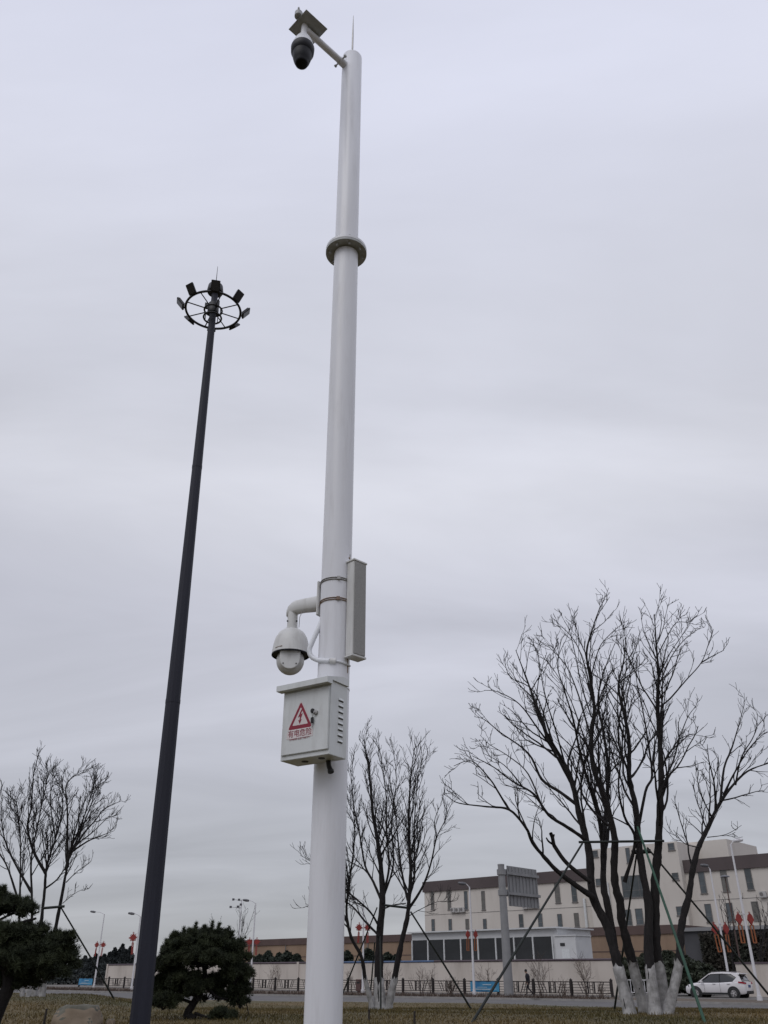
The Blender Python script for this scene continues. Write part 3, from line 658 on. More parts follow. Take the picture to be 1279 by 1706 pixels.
treeM = bare_tree('slender bare tree with three whitewashed stems right behind the white pole', (631, 1681), 34,
    stems=[([(634, 1683), (631, 1631), (632, 1559), (637, 1501), (634, 1442), (628, 1396), (620, 1349), (615, 1285), (606, 1232)], .19, .012, (0, .6)),
           ([(646, 1678), (657, 1631), (666, 1582), (678, 1530), (681, 1498), (684, 1455), (682, 1413), (681, 1355), (684, 1297), (690, 1246)], .13, .012, (0, -.8)),
           ([(620, 1676), (608, 1631), (602, 1594), (585, 1562), (577, 1520), (582, 1470), (590, 1400), (588, 1330)], .085, .012, (-.1, -1.4))],
    limbs=[([(637, 1505), (622, 1470), (608, 1442), (599, 1390), (590, 1349), (586, 1300), (588, 1262)], .055, .008, (.1, 1.6)),
           ([(640, 1485), (648, 1442), (644, 1390), (643, 1326), (637, 1283), (631, 1238)], .05, .008, (.2, -1.2)),
           ([(640, 1490), (655, 1440), (652, 1370), (660, 1300), (655, 1250)], .042, .007, (.3, 1.8)),
           ([(632, 1545), (617, 1520), (596, 1500), (570, 1478), (535, 1445), (500, 1425)], .042, .007, (0, -1.0)),
           ([(632, 1560), (608, 1535), (580, 1505), (545, 1500), (505, 1512)], .05, .008, (0, 1.6)),
           ([(679, 1500), (669, 1451), (663, 1402), (657, 1341), (645, 1280)], .05, .008, (-.3, 1.0)),
           ([(681, 1496), (690, 1460), (690, 1399), (692, 1340), (699, 1283), (712, 1260)], .05, .008, (-.3, .8)),
           ([(680, 1515), (704, 1477), (718, 1437), (727, 1396), (741, 1367), (750, 1342)], .055, .008, (-.2, -1.4)),
           ([(727, 1396), (724, 1367), (732, 1345)], .025, .007, (-.9, -1.2)),
           ([(678, 1528), (700, 1515), (730, 1502), (748, 1503)], .018, .006, (-.2, .6)),
           ([(637, 1515), (655, 1508), (676, 1505)], .03, .02, (.1, -.2))],
    cfg=cfgM, paint_h=1.0)
cfgL = dict(cfgM, rmin=.0078, dens=[3.8, 4.4, 4.0], ang=(16, 44))
treeL = bare_tree('bare multi stem tree rising behind the dark pine at the left', (62, 1657), 38,
    stems=[([(70, 1652), (82, 1595), (90, 1557), (101, 1502), (112, 1442), (120, 1409), (136, 1371), (150, 1330), (158, 1300)], .11, .012, (0, -1)),
           ([(58, 1654), (63, 1590), (68, 1540), (74, 1486), (76, 1453), (82, 1428), (96, 1385), (104, 1349), (104, 1295)], .10, .012, (.3, 1.2)),
           ([(48, 1655), (52, 1570), (53, 1499), (52, 1431), (65, 1363), (74, 1320), (80, 1290)], .075, .012, (-.4, -1.2)),
           ([(38, 1655), (32, 1560), (33, 1491), (34, 1404), (30, 1360), (25, 1330)], .07, .012, (.2, .8))],
    limbs=[([(118, 1420), (145, 1402), (164, 1394), (190, 1384)], .05, .008, (-.5, -1.4)),
           ([(116, 1425), (140, 1388), (160, 1365), (174, 1347), (203, 1334)], .06, .008, (-.5, 1)),
           ([(112, 1445), (112, 1404), (112, 1349), (110, 1308), (131, 1287), (147, 1282)], .07, .008, (-.4, .6)),
           ([(76, 1455), (55, 1417), (46, 1376), (52, 1344), (55, 1295), (64, 1257)], .07, .009, (.3, -.8)),
           ([(53, 1488), (30, 1448), (11, 1409), (3, 1371), (3, 1322)], .06, .008, (-.3, -1)),
           ([(75, 1480), (95, 1465), (112, 1440)], .04, .02, (.2, 0)),
           ([(116, 1428), (138, 1375), (156, 1325), (152, 1292)], .045, .008, (-.5, 1.8)),
           ([(108, 1450), (125, 1385), (142, 1332), (172, 1302)], .045, .008, (-.4, -1.6)),
           ([(120, 1412), (152, 1388), (180, 1362), (190, 1362)], .035, .008, (-.6, .4)),
           ([(92, 1395), (84, 1340), (88, 1292)], .035, .008, (.7, -.5)),
           ([(110, 1470), (128, 1452), (145, 1440)], .025, .007, (-.3, .6)),
           ([(30, 1500), (10, 1440), (-15, 1400), (-25, 1340)], .05, .008, (0, .8)),
           ([(104, 1505), (125, 1488), (142, 1480)], .018, .006, (0, .8))],
    cfg=cfgL, paint_h=.5)
# support frames
def prop_frame(label, poles, bars):
    roots = [a for a, b, r, m in poles]
    e = thing('tree_support_frame', label, 'tree support', Vector((poles[0][1].x, poles[0][1].y, lawn_h(poles[0][1].x, poles[0][1].y))), 'pole frames propping up the trees')
    for a, b, r, m in poles: MB().tube([a, (a+b)/2+Vector((.01, 0, .02)), b], [r*.9, r, r*1.1], 8).build('prop_pole', m, e, 50)
    for a, b, r in bars: MB().tube([a, b], r, 8).build('crossbar', PROP, e, 50)
def gp(px, py, Y=None):
    if Y is None: p = lawn_pt(px, py)
    else: p = at(px, py, Y)
    return Vector((p.x, p.y, lawn_h(p.x, p.y)-.05))
prop_frame('green and black pole frame bracing the big spreading tree', [
    (at(970, 1405, 25.6), gp(784, 1703), .030, PROP), (at(1062, 1378, 25.2), gp(1176, 1712, 21.5), .034, PROPG),
    (at(1078, 1412, 26.2), gp(1305, 1675, 27), .030, PROP), (at(1060, 1425, 26.5), gp(1022, 1683, 30), .030, PROP)],
    [(at(964, 1403, 25.7), at(1106, 1401, 25.7), .034), (at(1052, 1420, 26.4), at(1084, 1418, 26.2), .06)])
prop_frame('thin dark pole frame bracing the slender tree behind the pole', [
    (at(684, 1519, 33.6), gp(787, 1682, 35), .034, PROP), (at(628, 1512, 33.6), gp(560, 1640, 36), .026, PROP), (at(633, 1560, 33.5), gp(634, 1684, 32.8), .03, PROP),
    (at(624, 1570, 34.2), gp(614, 1676, 35.2), .026, PROP)], [(at(640, 1508, 33.7), at(684, 1513, 33.7), .04)])
prop_frame('dark pole bracing the bare tree behind the left pine', [
    (at(102, 1513, 37.6), gp(192, 1668, 40), .034, PROP)], [(at(72, 1513, 37.6), at(107, 1510, 37.6), .05)])

# pines -----------------------------------------------------------------
def tufts(centres, dirs, L0=.10, k=14, wdt=.007):
    n = len(centres); C = np.repeat(centres, k, 0); D = np.repeat(dirs, k, 0)
    r = rng.normal(0, 1, (n*k, 3)); r /= np.linalg.norm(r, axis=1)[:, None]
    d = D*.75+r*.75; d /= np.linalg.norm(d, axis=1)[:, None]
    ln = L0*rng.uniform(.7, 1.2, (n*k, 1)); s = np.cross(d, rng.normal(0, 1, (n*k, 3))); s /= np.linalg.norm(s, axis=1)[:, None]
    V = np.empty((n*k*3, 3)); V[0::3] = C-s*wdt; V[1::3] = C+s*wdt; V[2::3] = C+d*ln
    return V
def pine(label, base, trunk, pads, dens, L0=.11, rot=0, candles=()):
    o = thing('garden_pine', label, 'pine tree', base, 'clipped garden pines')
    for pts, r0, r1 in trunk[:1]:
        w = Wood(); P = np.array([tuple(p) for p in catmull(pts, 6)]); w.tube(P, np.linspace(r0, r1, len(P)), 9); w.build('trunk', BARK, o)
    w = Wood()
    for pts, r0, r1 in trunk[1:]:
        P = np.array([tuple(p) for p in catmull(pts, 6)]); w.tube(P, np.linspace(r0, r1, len(P)), 7)
    for (c, rad) in pads:                                # fine inner branches
        for _ in range(10):
            d = rng.normal(0, 1, 3); d /= np.linalg.norm(d); e = np.array(c)+d*np.array(rad)*.8
            w.tube(np.array([np.array(c)-np.array([0, 0, rad[2]*.5]), (np.array(c)+e)/2, e]), [.015, .01, .004], 4)
    w.build('branches', BARK, o)
    CC = []; DD = []
    for (c, rad) in pads:
        c = np.array(c); rad = np.array(rad)
        n = int(dens*(rad[0]*rad[1]+rad[0]*rad[2]+rad[1]*rad[2])*4)
        d = rng.normal(0, 1, (n, 3)); d[:, 2] = np.where(d[:, 2] < -.3, -d[:, 2]*.6, d[:, 2]); d /= np.linalg.norm(d, axis=1)[:, None]
        rr = rng.uniform(.55, 1.0, (n, 1))*(1+.10*np.sin(d[:, :1]*7+c[0])*np.sin(d[:, 1:2]*6+3*d[:, 2:3]))
        nc = max(6, n//26); ci = rng.integers(0, nc, n)                  # shoots gather the needles into clumps
        dc_ = d[:nc]; rc_ = rr[:nc]; cen = c+dc_*rc_*rad
        CC.append(cen[ci]+rng.normal(0, .045, (n, 3))*np.array([1, 1, .8])); DD.append(dc_[ci]*.8+np.array([0, 0, .7])+rng.normal(0, .25, (n, 3)))
    C = np.concatenate(CC); D = np.concatenate(DD); D /= np.linalg.norm(D, axis=1)[:, None]
    V = tufts(C, D, L0)
    for (p, h) in candles:
        m_ = 26; zc = np.linspace(0, h, m_)[:, None]; cc = np.array(p)+np.concatenate([rng.normal(0, .012, (m_, 2)), zc], 1)
        V = np.concatenate([V, tufts(cc, np.tile([0, 0, 1.], (m_, 1)), .09, 14)])
    np_mesh('needles', V, np.arange(len(V)).reshape(-1, 3), NEEDLE, o)
    return o
def pads_px(lst, Y):
    out = []
    for (x, y, w, h, dY) in lst:
        p = at(x, y, Y+dY); rx = w/2/1588*(Y+dY); rz = h/2/1814*(Y+dY); out.append((tuple(p), (rx, max(rx*.8, .15), rz)))
    return out
YP = 23.0
pb = lawn_pt(322, 1712); pb = at(322, 1715, YP); pb.z = lawn_h(pb.x, pb.y)-.03
pine('round clipped garden pine standing beside the dark mast', pb,
    [([pb, at(312, 1690, YP), at(322, 1672, YP), at(335, 1650, YP), at(342, 1632, YP), at(338, 1600, YP)], .11, .05),
     ([at(342, 1640, YP), at(360, 1660, YP-.1), at(380, 1664, YP-.1)], .04, .02), ([at(325, 1688, YP), at(345, 1695, YP-.2), at(365, 1698, YP-.3)], .035, .015),
     ([at(322, 1672, YP), at(300, 1665, YP+.2), at(275, 1672, YP+.2)], .04, .02), ([at(340, 1610, YP), at(300, 1600, YP), at(275, 1612, YP)], .04, .02),
     ([at(338, 1605, YP), at(375, 1600, YP), at(400, 1620, YP)], .04, .02), ([at(410, 1670, YP), at(413, 1685, YP), at(418, 1703, YP)], .012, .008)],
    pads_px([(335, 1580, 108, 58, 0), (300, 1592, 60, 54, .3), (375, 1592, 66, 56, .2), (330, 1602, 120, 40, -.3), (272, 1612, 44, 26, 0), (392, 1625, 46, 60, -.1), (398, 1652, 36, 44, 0), (370, 1640, 50, 44, .3),
             (310, 1640, 56, 50, -.2), (330, 1655, 44, 50, -.3), (294, 1625, 44, 36, .2), (272, 1672, 50, 40, -.2), (262, 1655, 26, 30, 0), (400, 1672, 26, 30, 0), (372, 1694, 48, 26, -.4), (380, 1662, 40, 24, .2), (345, 1600, 110, 60, .5), (385, 1635, 50, 50, .5), (287, 1578, 24, 26, 0), (298, 1566, 24, 24, .1), (318, 1559, 22, 20, -.1), (340, 1557, 20, 18, .1), (360, 1558, 22, 20, 0), (378, 1564, 22, 24, .1), (394, 1578, 22, 24, 0), (404, 1596, 24, 26, -.1), (410, 1622, 20, 26, 0), (282, 1594, 26, 28, -.2), (258, 1616, 24, 20, -.1), (345, 1655, 60, 40, .3), (300, 1655, 50, 40, .3), (325, 1640, 60, 40, .5), (270, 1640, 36, 30, .2)], YP), 560, .10,
    candles=[(tuple(at(290, 1570, YP)), .22), (tuple(at(305, 1562, YP)), .2), (tuple(at(325, 1558, YP)), .26), (tuple(at(340, 1556, YP)), .16), (tuple(at(352, 1555, YP)), .24), (tuple(at(363, 1556, YP)), .22), (tuple(at(375, 1562, YP)), .16), (tuple(at(264, 1604, YP)), .12)])
YL = 17.0
lb = at(-25, 1745, YL); lb.z = lawn_h(lb.x, lb.y)-.03
pine('broad dark pine with drooping pads at the left edge', lb,
    [([lb, at(-14, 1705, YL), at(2, 1668, YL), at(14, 1640, YL), at(10, 1600, YL), at(-5, 1560, YL), at(-10, 1500, YL)], .16, .06),
     ([at(12, 1620, YL), at(50, 1612, YL), at(100, 1612, YL)], .05, .02), ([at(0, 1590, YL), at(45, 1580, YL), at(100, 1568, YL)], .05, .02),
     ([at(-5, 1560, YL), at(30, 1540, YL), at(60, 1530, YL)], .05, .02), ([at(-25, 1545, YL), at(8, 1528, YL), at(22, 1520, YL)], .03, .015)],
    pads_px([(15, 1516, 70, 44, 0), (-15, 1505, 60, 50, .2), (42, 1518, 40, 38, .3), (20, 1562, 90, 42, -.2), (58, 1552, 34, 28, .1), (-20, 1565, 60, 50, 0), (40, 1585, 110, 44, 0), (92, 1573, 54, 34, .2), (112, 1566, 18, 20, .2), (10, 1605, 100, 50, -.3),
             (60, 1612, 100, 48, 0), (108, 1606, 36, 32, .2), (45, 1625, 90, 34, .2), (10, 1632, 60, 30, .4), (88, 1622, 44, 24, 0), (30, 1580, 110, 60, .4), (50, 1605, 120, 70, .5), (20, 1620, 90, 60, .6), (75, 1595, 80, 50, .4), (-10, 1590, 80, 90, .3), (95, 1590, 50, 40, .3), (25, 1640, 80, 26, .3), (0, 1515, 60, 50, .4)], YL), 620, .10,
    candles=[(tuple(at(119, 1562, YL)), .08), (tuple(at(4, 1490, YL)), .12)])

# boulder ---------------------------------------------------------------
def boulder(label, px, py, Y, w, d, h):
    c = at(px, py, Y); c.z = lawn_h(c.x, c.y)
    o = thing('boulder', label, 'boulder', c)
    bm = bmesh.new(); bmesh.ops.create_icosphere(bm, subdivisions=4, radius=1)
    from mathutils import noise
    for v in bm.verts:
        p = v.co.copy(); s = 1+.16*noise.noise(p*1.6)+.06*noise.noise(p*4.5)
        q = Vector((math.copysign(abs(p.x)**.75, p.x)*w/2*s, math.copysign(abs(p.y)**.75, p.y)*d/2*s, max(p.z, -.2)*h*s))
        q.z = min(q.z, h*(.86+.06*noise.noise(p*3)))
        v.co = q
    me = bpy.data.meshes.new('rock'); bm.to_mesh(me); bm.free(); me.materials.append(ROCKM); me.materials.append(ROCKT)
    for p in me.polygons:
        p.use_smooth = True
        if p.normal.z > .55: p.material_index = 1
    link('rock', me, o)
    return o
boulder('flat topped beige boulder on the lawn left of the mast', 131, 1700, 20.5, 1.04, .8, .46)
boulder('small round pebble stone beside the large boulder', 184, 1707, 20.8, .2, .2, .15)
for k, (px, py, hh, lab) in enumerate([(690, 1708, .24, 'short dark stake in the grass below the slender tree'), (614, 1700, .2, 'short dark stake just right of the white pole'), (72, 1710, .3, 'short dark stake in the grass left of the boulder')]):
    p = lawn_pt(px, py); p.z = lawn_h(p.x, p.y)
    MB().tube([p+Vector((0, 0, -.05)), p+Vector((.01, 0, hh))], [.028, .022], 7).tube([p+Vector((.01, 0, hh)), p+Vector((.01, 0, hh+.02))], [.03, .026], 7).build('wooden_stake', STAKE, None, base=p)
    tag(bpy.context.scene.objects[-1] if False else COL.objects[-1], lab, 'stake', 'stakes in the lawn')

# ================================================================== railing along the street
VF, SPC, UF0, NPOST = 61.0, 3.27, 33.9, 31
rail_root = thing('street_railing', 'dark brown iron railing with patterned panels running along the street', 'railing', UV(UF0, VF, .1))
post_me = MB().box((0, 0, .52), (.15, .15, 1.04)).box((0, 0, 1.06), (.18, .18, .05)).lathe((0, 0, 1.085), [(.05, 0), (.06, .03), (.03, .07), (.005, .08)], 10).mesh('post'); post_me.materials.append(FENCE_M)
pm = MB(); W2 = SPC/2-.12
def hb(x0, z0, x1, z1, w=.03): pm.bar((x0, 0, z0), (x1, 0, z1), w*1.35)
hb(-W2, .93, W2, .93, .045); hb(-W2, .22, W2, .22, .04); hb(-W2, .0+.22, -W2, .93); hb(W2, .22, W2, .93)
for s in (-1, 1):
    for z in (.40, .57, .75): hb(s*W2, z, s*(.62+(.93-z)*-.35+.05), z, .024)
    hb(s*.80, .93, s*.48, .22); hb(s*1.05, .93, s*.72, .22, .026)
    hb(s*.26, .22, s*.26, .93, .06); hb(s*.12, .22, s*.12, .93, .03); hb(s*.12, .57, s*.26, .57)
hb(-.12, .45, .12, .45); hb(-.12, .70, .12, .70)
panel_me = pm.mesh('railing_panel'); panel_me.materials.append(FENCE_M)
for k in range(NPOST):
    if k in (23, 24, 25): continue
    o = link('post', post_me, rail_root, DU*(SPC*k)); o.rotation_euler.z = UROT
    if k < NPOST-1 and k not in (22,):
        o = link('railing_panel', panel_me, rail_root, DU*(SPC*(k+.5))); o.rotation_euler.z = UROT
def banner(label, px0, px1, v):
    ua, _ = atv(px0, 1640, v); ub, _ = atv(px1, 1640, v); uc = (ua+ub)/2; w = abs(ua-ub)
    o = thing('blue_banner', label, 'banner', UV(uc, v, .1), 'blue banners on the railing')
    mb = MB(); N = 16; vv = []; ff = []
    for i in range(N+1):
        x = -w/2+w*i/N; off = .025*math.sin(i*1.3)
        for s in (0, .012):
            vv += [UV(uc+x, v+off+s, .32+.02*math.sin(i)), UV(uc+x, v+off+s, 1.02+.01*math.sin(i*.7))]
    for i in range(N):
        a = 4*i; b = 4*i+4; ff += [(a, a+1, b+1, b), (a+2, b+2, b+3, a+3), (a+1, a+3, b+3, b+1), (a, b, b+2, a+2)]
    mb.add(vv, ff).build('sheet', BLUE, o, 60)
    mb = MB()
    for k, (z, a, b) in enumerate([(.50, -.42, .30), (.46, -.2, .44), (.62, -.1, .25), (.80, -.25, .05)]):
        mb.box(UV(uc+w*(a+b)/2, v-.045, z), (w*(b-a), .006, .035 if k < 3 else .06), DU, DN)
    mb.build('pale_print', PALEB, o)
    MB().bar(UV(uc-w/2, v-.01, 1.04), UV(uc+w/2, v-.01, 1.04), .03).build('top_cord', FENCE_M, o)
banner('blue banner tied to the railing right of the slender tree', 783, 831, VF-.12)
banner('small blue banner on the railing right of the left pine', 130, 153, VF-.12)

# boundary wall ----------------------------------------------------------
VW = 66.2; uR, _ = atv(1028, 1640, VW); uL, _ = atv(175, 1640, VW)
wall = thing('boundary_wall', 'long cream rendered boundary wall behind the street railing', 'wall', UV(uR, VW, .1))
nseg = 12; du = (uL-uR)/nseg; ub0, _ = atv(690, 1600, VW); ub1, _ = atv(545, 1600, VW)
wp = MB().box((du/2, .14, 1.17), (du-.03, .24, 2.34)).mesh('wall_panel'); wp.materials.append(WALL_M)
cpm = MB().prism([(0, -.02, 2.34), (0, .30, 2.34), (0, .34, 2.42), (0, .28, 2.50), (0, 0, 2.50), (0, -.06, 2.42)], (du-.02, 0, 0)).mesh('coping_slab'); cpm.materials.append(COPING)
cpb = cpm.copy(); cpb.materials.clear(); cpb.materials.append(COPINGB)
plm = MB().box((0, .10, 1.25), (.30, .36, 2.5)).mesh('pilaster'); plm.materials.append(WALL_M)
for k in range(nseg):
    um = uR+du*(k+.5)
    for me, nm in ((wp, 'wall_panel'), (cpb if ub0 < um < ub1 else cpm, 'coping_slab')):
        o = link(nm, me, wall, DU*(du*k)); o.rotation_euler.z = UROT; o.scale.y = -1
for k in (0, nseg//2, nseg):
    o = link('pilaster', plm, wall, DU*(du*k)); o.rotation_euler.z = UROT; o.scale.y = -1

# ------------------------------------------------------------------ buildings
def plane_box(mb, px0, py0, px1, py1, v, depth, z0=None, z1=None):
    ua, za = atv(px0, py0, v); ub, zb_ = atv(px1, py1, v)
    lo, hi = min(ua, ub), max(ua, ub); zt = max(za, zb_) if z1 is None else z1; zl = min(za, zb_) if z0 is None else z0
    mb.box(UV((lo+hi)/2, v+depth/2, (zl+zt)/2), (hi-lo, depth, zt-zl), DU, DN); return mb
VB = 130.0; HB = 16.4
main = thing('cream_building', 'large cream stone building with dark brown roof band and narrow windows', 'building', UV(60, VB, 0))
uA, _ = atv(707, 1500, VB); uT0, _ = atv(985, 1450, VB); uT1, _ = atv(1140, 1450, VB); uE = -8
def ub(mb, u0, u1, v0, v1, z0, z1): mb.box(UV((u0+u1)/2, (v0+v1)/2, (z0+z1)/2), (abs(u1-u0), v1-v0, z1-z0), DU, DN); return mb
ub(MB(), uA, uT0, VB, VB+26, 0, HB-1.75).build('wing_wall', WBLD, main)
ub(MB(), uT1, uE, VB, VB+26, 0, HB-1.75).build('wing_wall', WBLD, main)
ub(MB(), uT0-.003, uT1+.003, VB-1.2, VB+20, 0, 19.0).build('tower_wall', WBLD, main)
ub(MB(), uA+.25, uT0, VB-.25, VB+26.2, HB-1.75, HB).build('roof_band', ROOFB, main)
ub(MB(), uT1, uE-.25, VB-.25, VB+26.2, HB-1.75, HB).build('roof_band', ROOFB, main)
uS0, _ = atv(1000, 1400, VB+6); uS1, _ = atv(1210, 1400, VB+6)
ub(MB(), uS0, uS1, VB+6, VB+18, 15, 19.6).build('stair_tower', WBLD, main)
for z in (6.2, 10.8):                                     # string courses: cladding joints
    ub(MB(), uA+.03, uT0, VB-.03, VB-.004, z, z+.06).build('string_course', FRAME, main)
    ub(MB(), uT1, uE, VB-.03, VB-.004, z, z+.06).build('string_course', FRAME, main)
WIN = {}
def window(u, z, w, h, v, par, panes=1):
    key = (round(w, 2), round(h, 2), panes)
    if key not in WIN:
        f = MB(); t = .07
        for s in (-1, 1): f.box((s*(w/2-t/2), 0, 0), (t, .10, h)); f.box((0, 0, s*(h/2-t/2)), (w-2*t, .10, t))
        f.box((0, 0, -h*.18), (w-2*t, .06, .05))
        for k in range(1, panes): f.box((-w/2+w*k/panes, 0, 0), (.05, .07, h-2*t))
        fm = f.mesh('window'); fm.materials.append(FRAME)
        g = MB().box((0, .01, 0), (w-2*t+.01, .05, h-2*t+.01)).mesh('pane'); g.materials.append(GLASSD)
        s_ = MB().box((0, -.02, -h/2-.05), (w+.2, .16, .09)).mesh('sill'); s_.materials.append(FRAME)
        gs = []
        for gm in (GLASSD, GLASSD2, GLASSD3): g2 = g.copy(); g2.materials.clear(); g2.materials.append(gm); gs.append(g2)
        WIN[key] = (fm, gs, s_)
    fm, g, s_ = WIN[key]
    o = link('window', fm, par, UV(u, v-.045, z)-wloc(par)); o.rotation_euler.z = UROT+math.pi
    link('pane', g[rng.integers(0, 3)], o, (0, 0, 0)); link('sill', s_, o, (0, 0, 0))
def win_px(px, py0, py1, wpx, v, par, w=None, h=None, panes=1):
    u, z0 = atv(px, py1, v); _, z1 = atv(px, py0, v); ua, _ = atv(px-wpx/2, py0, v); ubb, _ = atv(px+wpx/2, py0, v)
    window(u, (z0+z1)/2, w or abs(ua-ubb), h or z1-z0, v, par, panes)
for px in (721, 749, 777, 806): win_px(px, 1484, 1516, 5, VB, main, .75, 3.0)
for px in (722, 750.5, 779, 808.5): win_px(px, 1531, 1552, 5, VB, main, .75, 2.0)
for px, y0, y1 in ((868, 1466, 1500), (930, 1472, 1503), (958, 1470, 1502)): win_px(px, y0, y1, 8, VB, main, .95, 3.0)
for px, y0, y1 in ((869, 1524, 1544), (901, 1523, 1543), (934, 1522, 1546), (962, 1520, 1545)): win_px(px, y0, y1, 6, VB, main, .85, 2.0)
for px, y0, y1 in ((1173, 1452, 1486), (1210, 1448, 1483), (1251, 1444, 1481), (1296, 1440, 1478)): win_px(px, y0, y1, 9, VB, main, .95, 3.1)
for px, y0, y1 in ((1183, 1508, 1534), (1219, 1506, 1533), (1262, 1504, 1531), (1305, 1502, 1530)): win_px(px, y0, y1, 9, VB, main, .95, 2.4)
VT = VB-1.2
for px, y0, y1, w, h in ((992, 1417, 1428, 1.0, 1.0), (1048, 1413, 1437, .7, 2.2), (1119, 1405, 1416, 1.0, 1.0), (1126, 1454, 1466, 1.0, 1.0), (998, 1463, 1476, 1.0, 1.0), (1134, 1511, 1524, 1.1, 1.2)): win_px(px, y0, y1, 8, VT, main, w, h)
win_px(1060, 1459, 1494, 40, VT, main, 4.3, 3.1, 3)
win_px(1049, 1516, 1541, 12, VT, main, 1.0, 2.2); win_px(1067, 1514, 1540, 14, VT, main, 1.2, 2.2)
u, z = atv(1014, 1480, VT); MB().tube([UV(u, VT-.15, 4), UV(u, VT-.15, 14)], .12, 8).build('drain_pipe', SHEDW, main)
u, z = atv(972, 1480, VB); MB().tube([UV(u, VB-.2, 6), UV(u, VB-.2, 12)], .22, 8).build('drain_pipe', BOX_M, main)
acm = MB().box((0, 0, 0), (.9, .36, .7)).mesh('casing'); acm.materials.append(AC_M)
acf = MB().lathe((-.15, -.182, 0), [(.26, 0), (.26, .006)], 16, (0, -1, 0)).mesh('fan_grille'); acf.materials.append(FRAME)
acb = MB().box((0, .04, -.4), (1.0, .5, .05)).box((-.45, .2, -.2), (.05, .1, .4)).box((.45, .2, -.2), (.05, .1, .4)).mesh('bracket'); acb.materials.append(AC_M)
for px, py, lab in ((756, 1516, 'leftmost outdoor air conditioner between the tall windows of the cream building'), (764, 1516, 'middle outdoor air conditioner of the row of three on the cream building'), (772, 1515.5, 'rightmost of three outdoor air conditioners on the cream wing left of the road sign'),
                    (876, 1510, 'left outdoor air conditioner just below the road sign panel'), (885, 1509, 'middle outdoor air conditioner below the road sign panel'), (894, 1508.5, 'right outdoor air conditioner below the road sign panel'), (1272, 1490, 'outdoor air conditioner high on the far right cream wing')):
    u, z = atv(px, py, VB); o = thing('air_conditioner', lab, 'air conditioner', UV(u, VB-.26, z), 'air conditioners on the cream building'); o.rotation_euler.z = UROT+math.pi
    link('casing', acm, o); link('fan_grille', acf, o); link('bracket', acb, o)

VLB = 100.0
low = thing('tan_building', 'long low tan brick building with brown parapet behind the boundary wall', 'building', UV(70, VLB, 0))
uL0, _ = atv(345, 1580, VLB); uL1, _ = atv(1132, 1570, VLB)
ub(MB(), uL0, uL1, VLB, VLB+14, 0, 5.5).build('wall', TAN, low)
ub(MB(), uL0+.15, uL1-.15, VLB-.15, VLB+14.2, 5.5, 6.4).build('parapet', TANB, low)
ub(MB(), uL0, uL1, VLB-.03, VLB-.004, 3.75, 3.85).build('string_course', TANB, low)
k = 0; u = uL1+3
while u < uL0:
    ub(MB(), u-.06, u+.06, VLB-.10, VLB-.005, 0, 5.5).build('drain_pipe', FRAME if k % 2 else TANB, low); u += 9.0; k += 1
VS = 86.0
shed = thing('white_shed', 'low white shed with a row of eight dark panels above the wall', 'shed', UV(50, VS, 0))
s0, zt = atv(687, 1568, VS); s1, _ = atv(920, 1562, VS); s2, zk = atv(955, 1558, VS); _, zlo = atv(687, 1598, VS)
zt = atv(800, 1563.5, VS)[1]; zr = atv(800, 1551, VS)[1]
ub(MB(), s0+.1, s1-.6, VS, VS+7, 0, zr).build('wall', SHEDW, shed)
ub(MB(), s0+.4, s1-.9, VS-.5, VS+7.3, zr, zr+.14).build('roof', SHEDW, shed)
pw = (s0-s1)/8
pmS = MB().box((0, 0, 0), (pw-.24, .05, zt-2.3)).mesh('dark_panel'); pmS.materials.append(SHUT)
pmP = MB().box((0, 0, 0), (.16, .12, zt-2.2)).mesh('post'); pmP.materials.append(SHEDW)
for k in range(9):
    if k < 8:
        o = link('dark_panel', pmS, shed, UV(s1+pw*(k+.5), VS-.03, (zt+2.3)/2)-wloc(shed)); o.rotation_euler.z = UROT
    o = link('post', pmP, shed, UV(s1+pw*k, VS-.07, (zt+2.2)/2)-wloc(shed)); o.rotation_euler.z = UROT
kio = thing('white_cabin', 'small white cabin with dark vent at the right end of the shed', 'cabin', UV(s2+1, VS-1, 0))
c0, zc0 = atv(924, 1560, VS-1); c1, _ = atv(958, 1560, VS-1)
ub(MB(), c0, c1, VS-1, VS+2, 0, zc0).build('wall', SHEDW, kio); ub(MB(), c0+.1, c1-.1, VS-1.1, VS+2.1, zc0, zc0+.1).build('roof', SHEDW, kio)
a0, za = atv(933, 1571, VS-1); a1, zb1 = atv(941, 1576, VS-1); ub(MB(), a0, a1, VS-1.04, VS-1.005, zb1, za).build('vent', SHUT, kio)
a0, za = atv(936, 1582, VS-1); a1, zb1 = atv(950, 1597, VS-1); ub(MB(), a0, a1, VS-1.04, VS-1.005, zb1, za).build('door', BOX_M, kio)
# dark base building at the right
VD = 95.0
dk = thing('dark_annex', 'dark grey annex with creeper covered front at the right edge', 'building', UV(15, VD, 0))
d0, zd = atv(1136, 1546, VD); d1 = -8
ub(MB(), d0, d1, VD, VD+20, 0, zd-.35).build('wall', mat('annex_dark', (.055, .055, .06), .8, .2, .4), dk); ub(MB(), d0+.3, d1, VD-.3, VD+20, zd-.35, zd).build('roof_edge', mat('annex_edge', (.22, .22, .225), .8, .1, .4), dk)
VW2 = 73.0; w0, zw = atv(1224, 1603, VW2)
rw = thing('side_wall', 'short beige wall with dark coping behind the white car', 'wall', UV(w0, VW2, 0))
ub(MB(), w0, w0-16, VW2, VW2+.25, 0, zw-.12).build('wall_panel', WALL_M, rw); ub(MB(), w0+.05, w0-16, VW2-.06, VW2+.31, zw-.12, zw).build('coping_slab', COPING, rw)

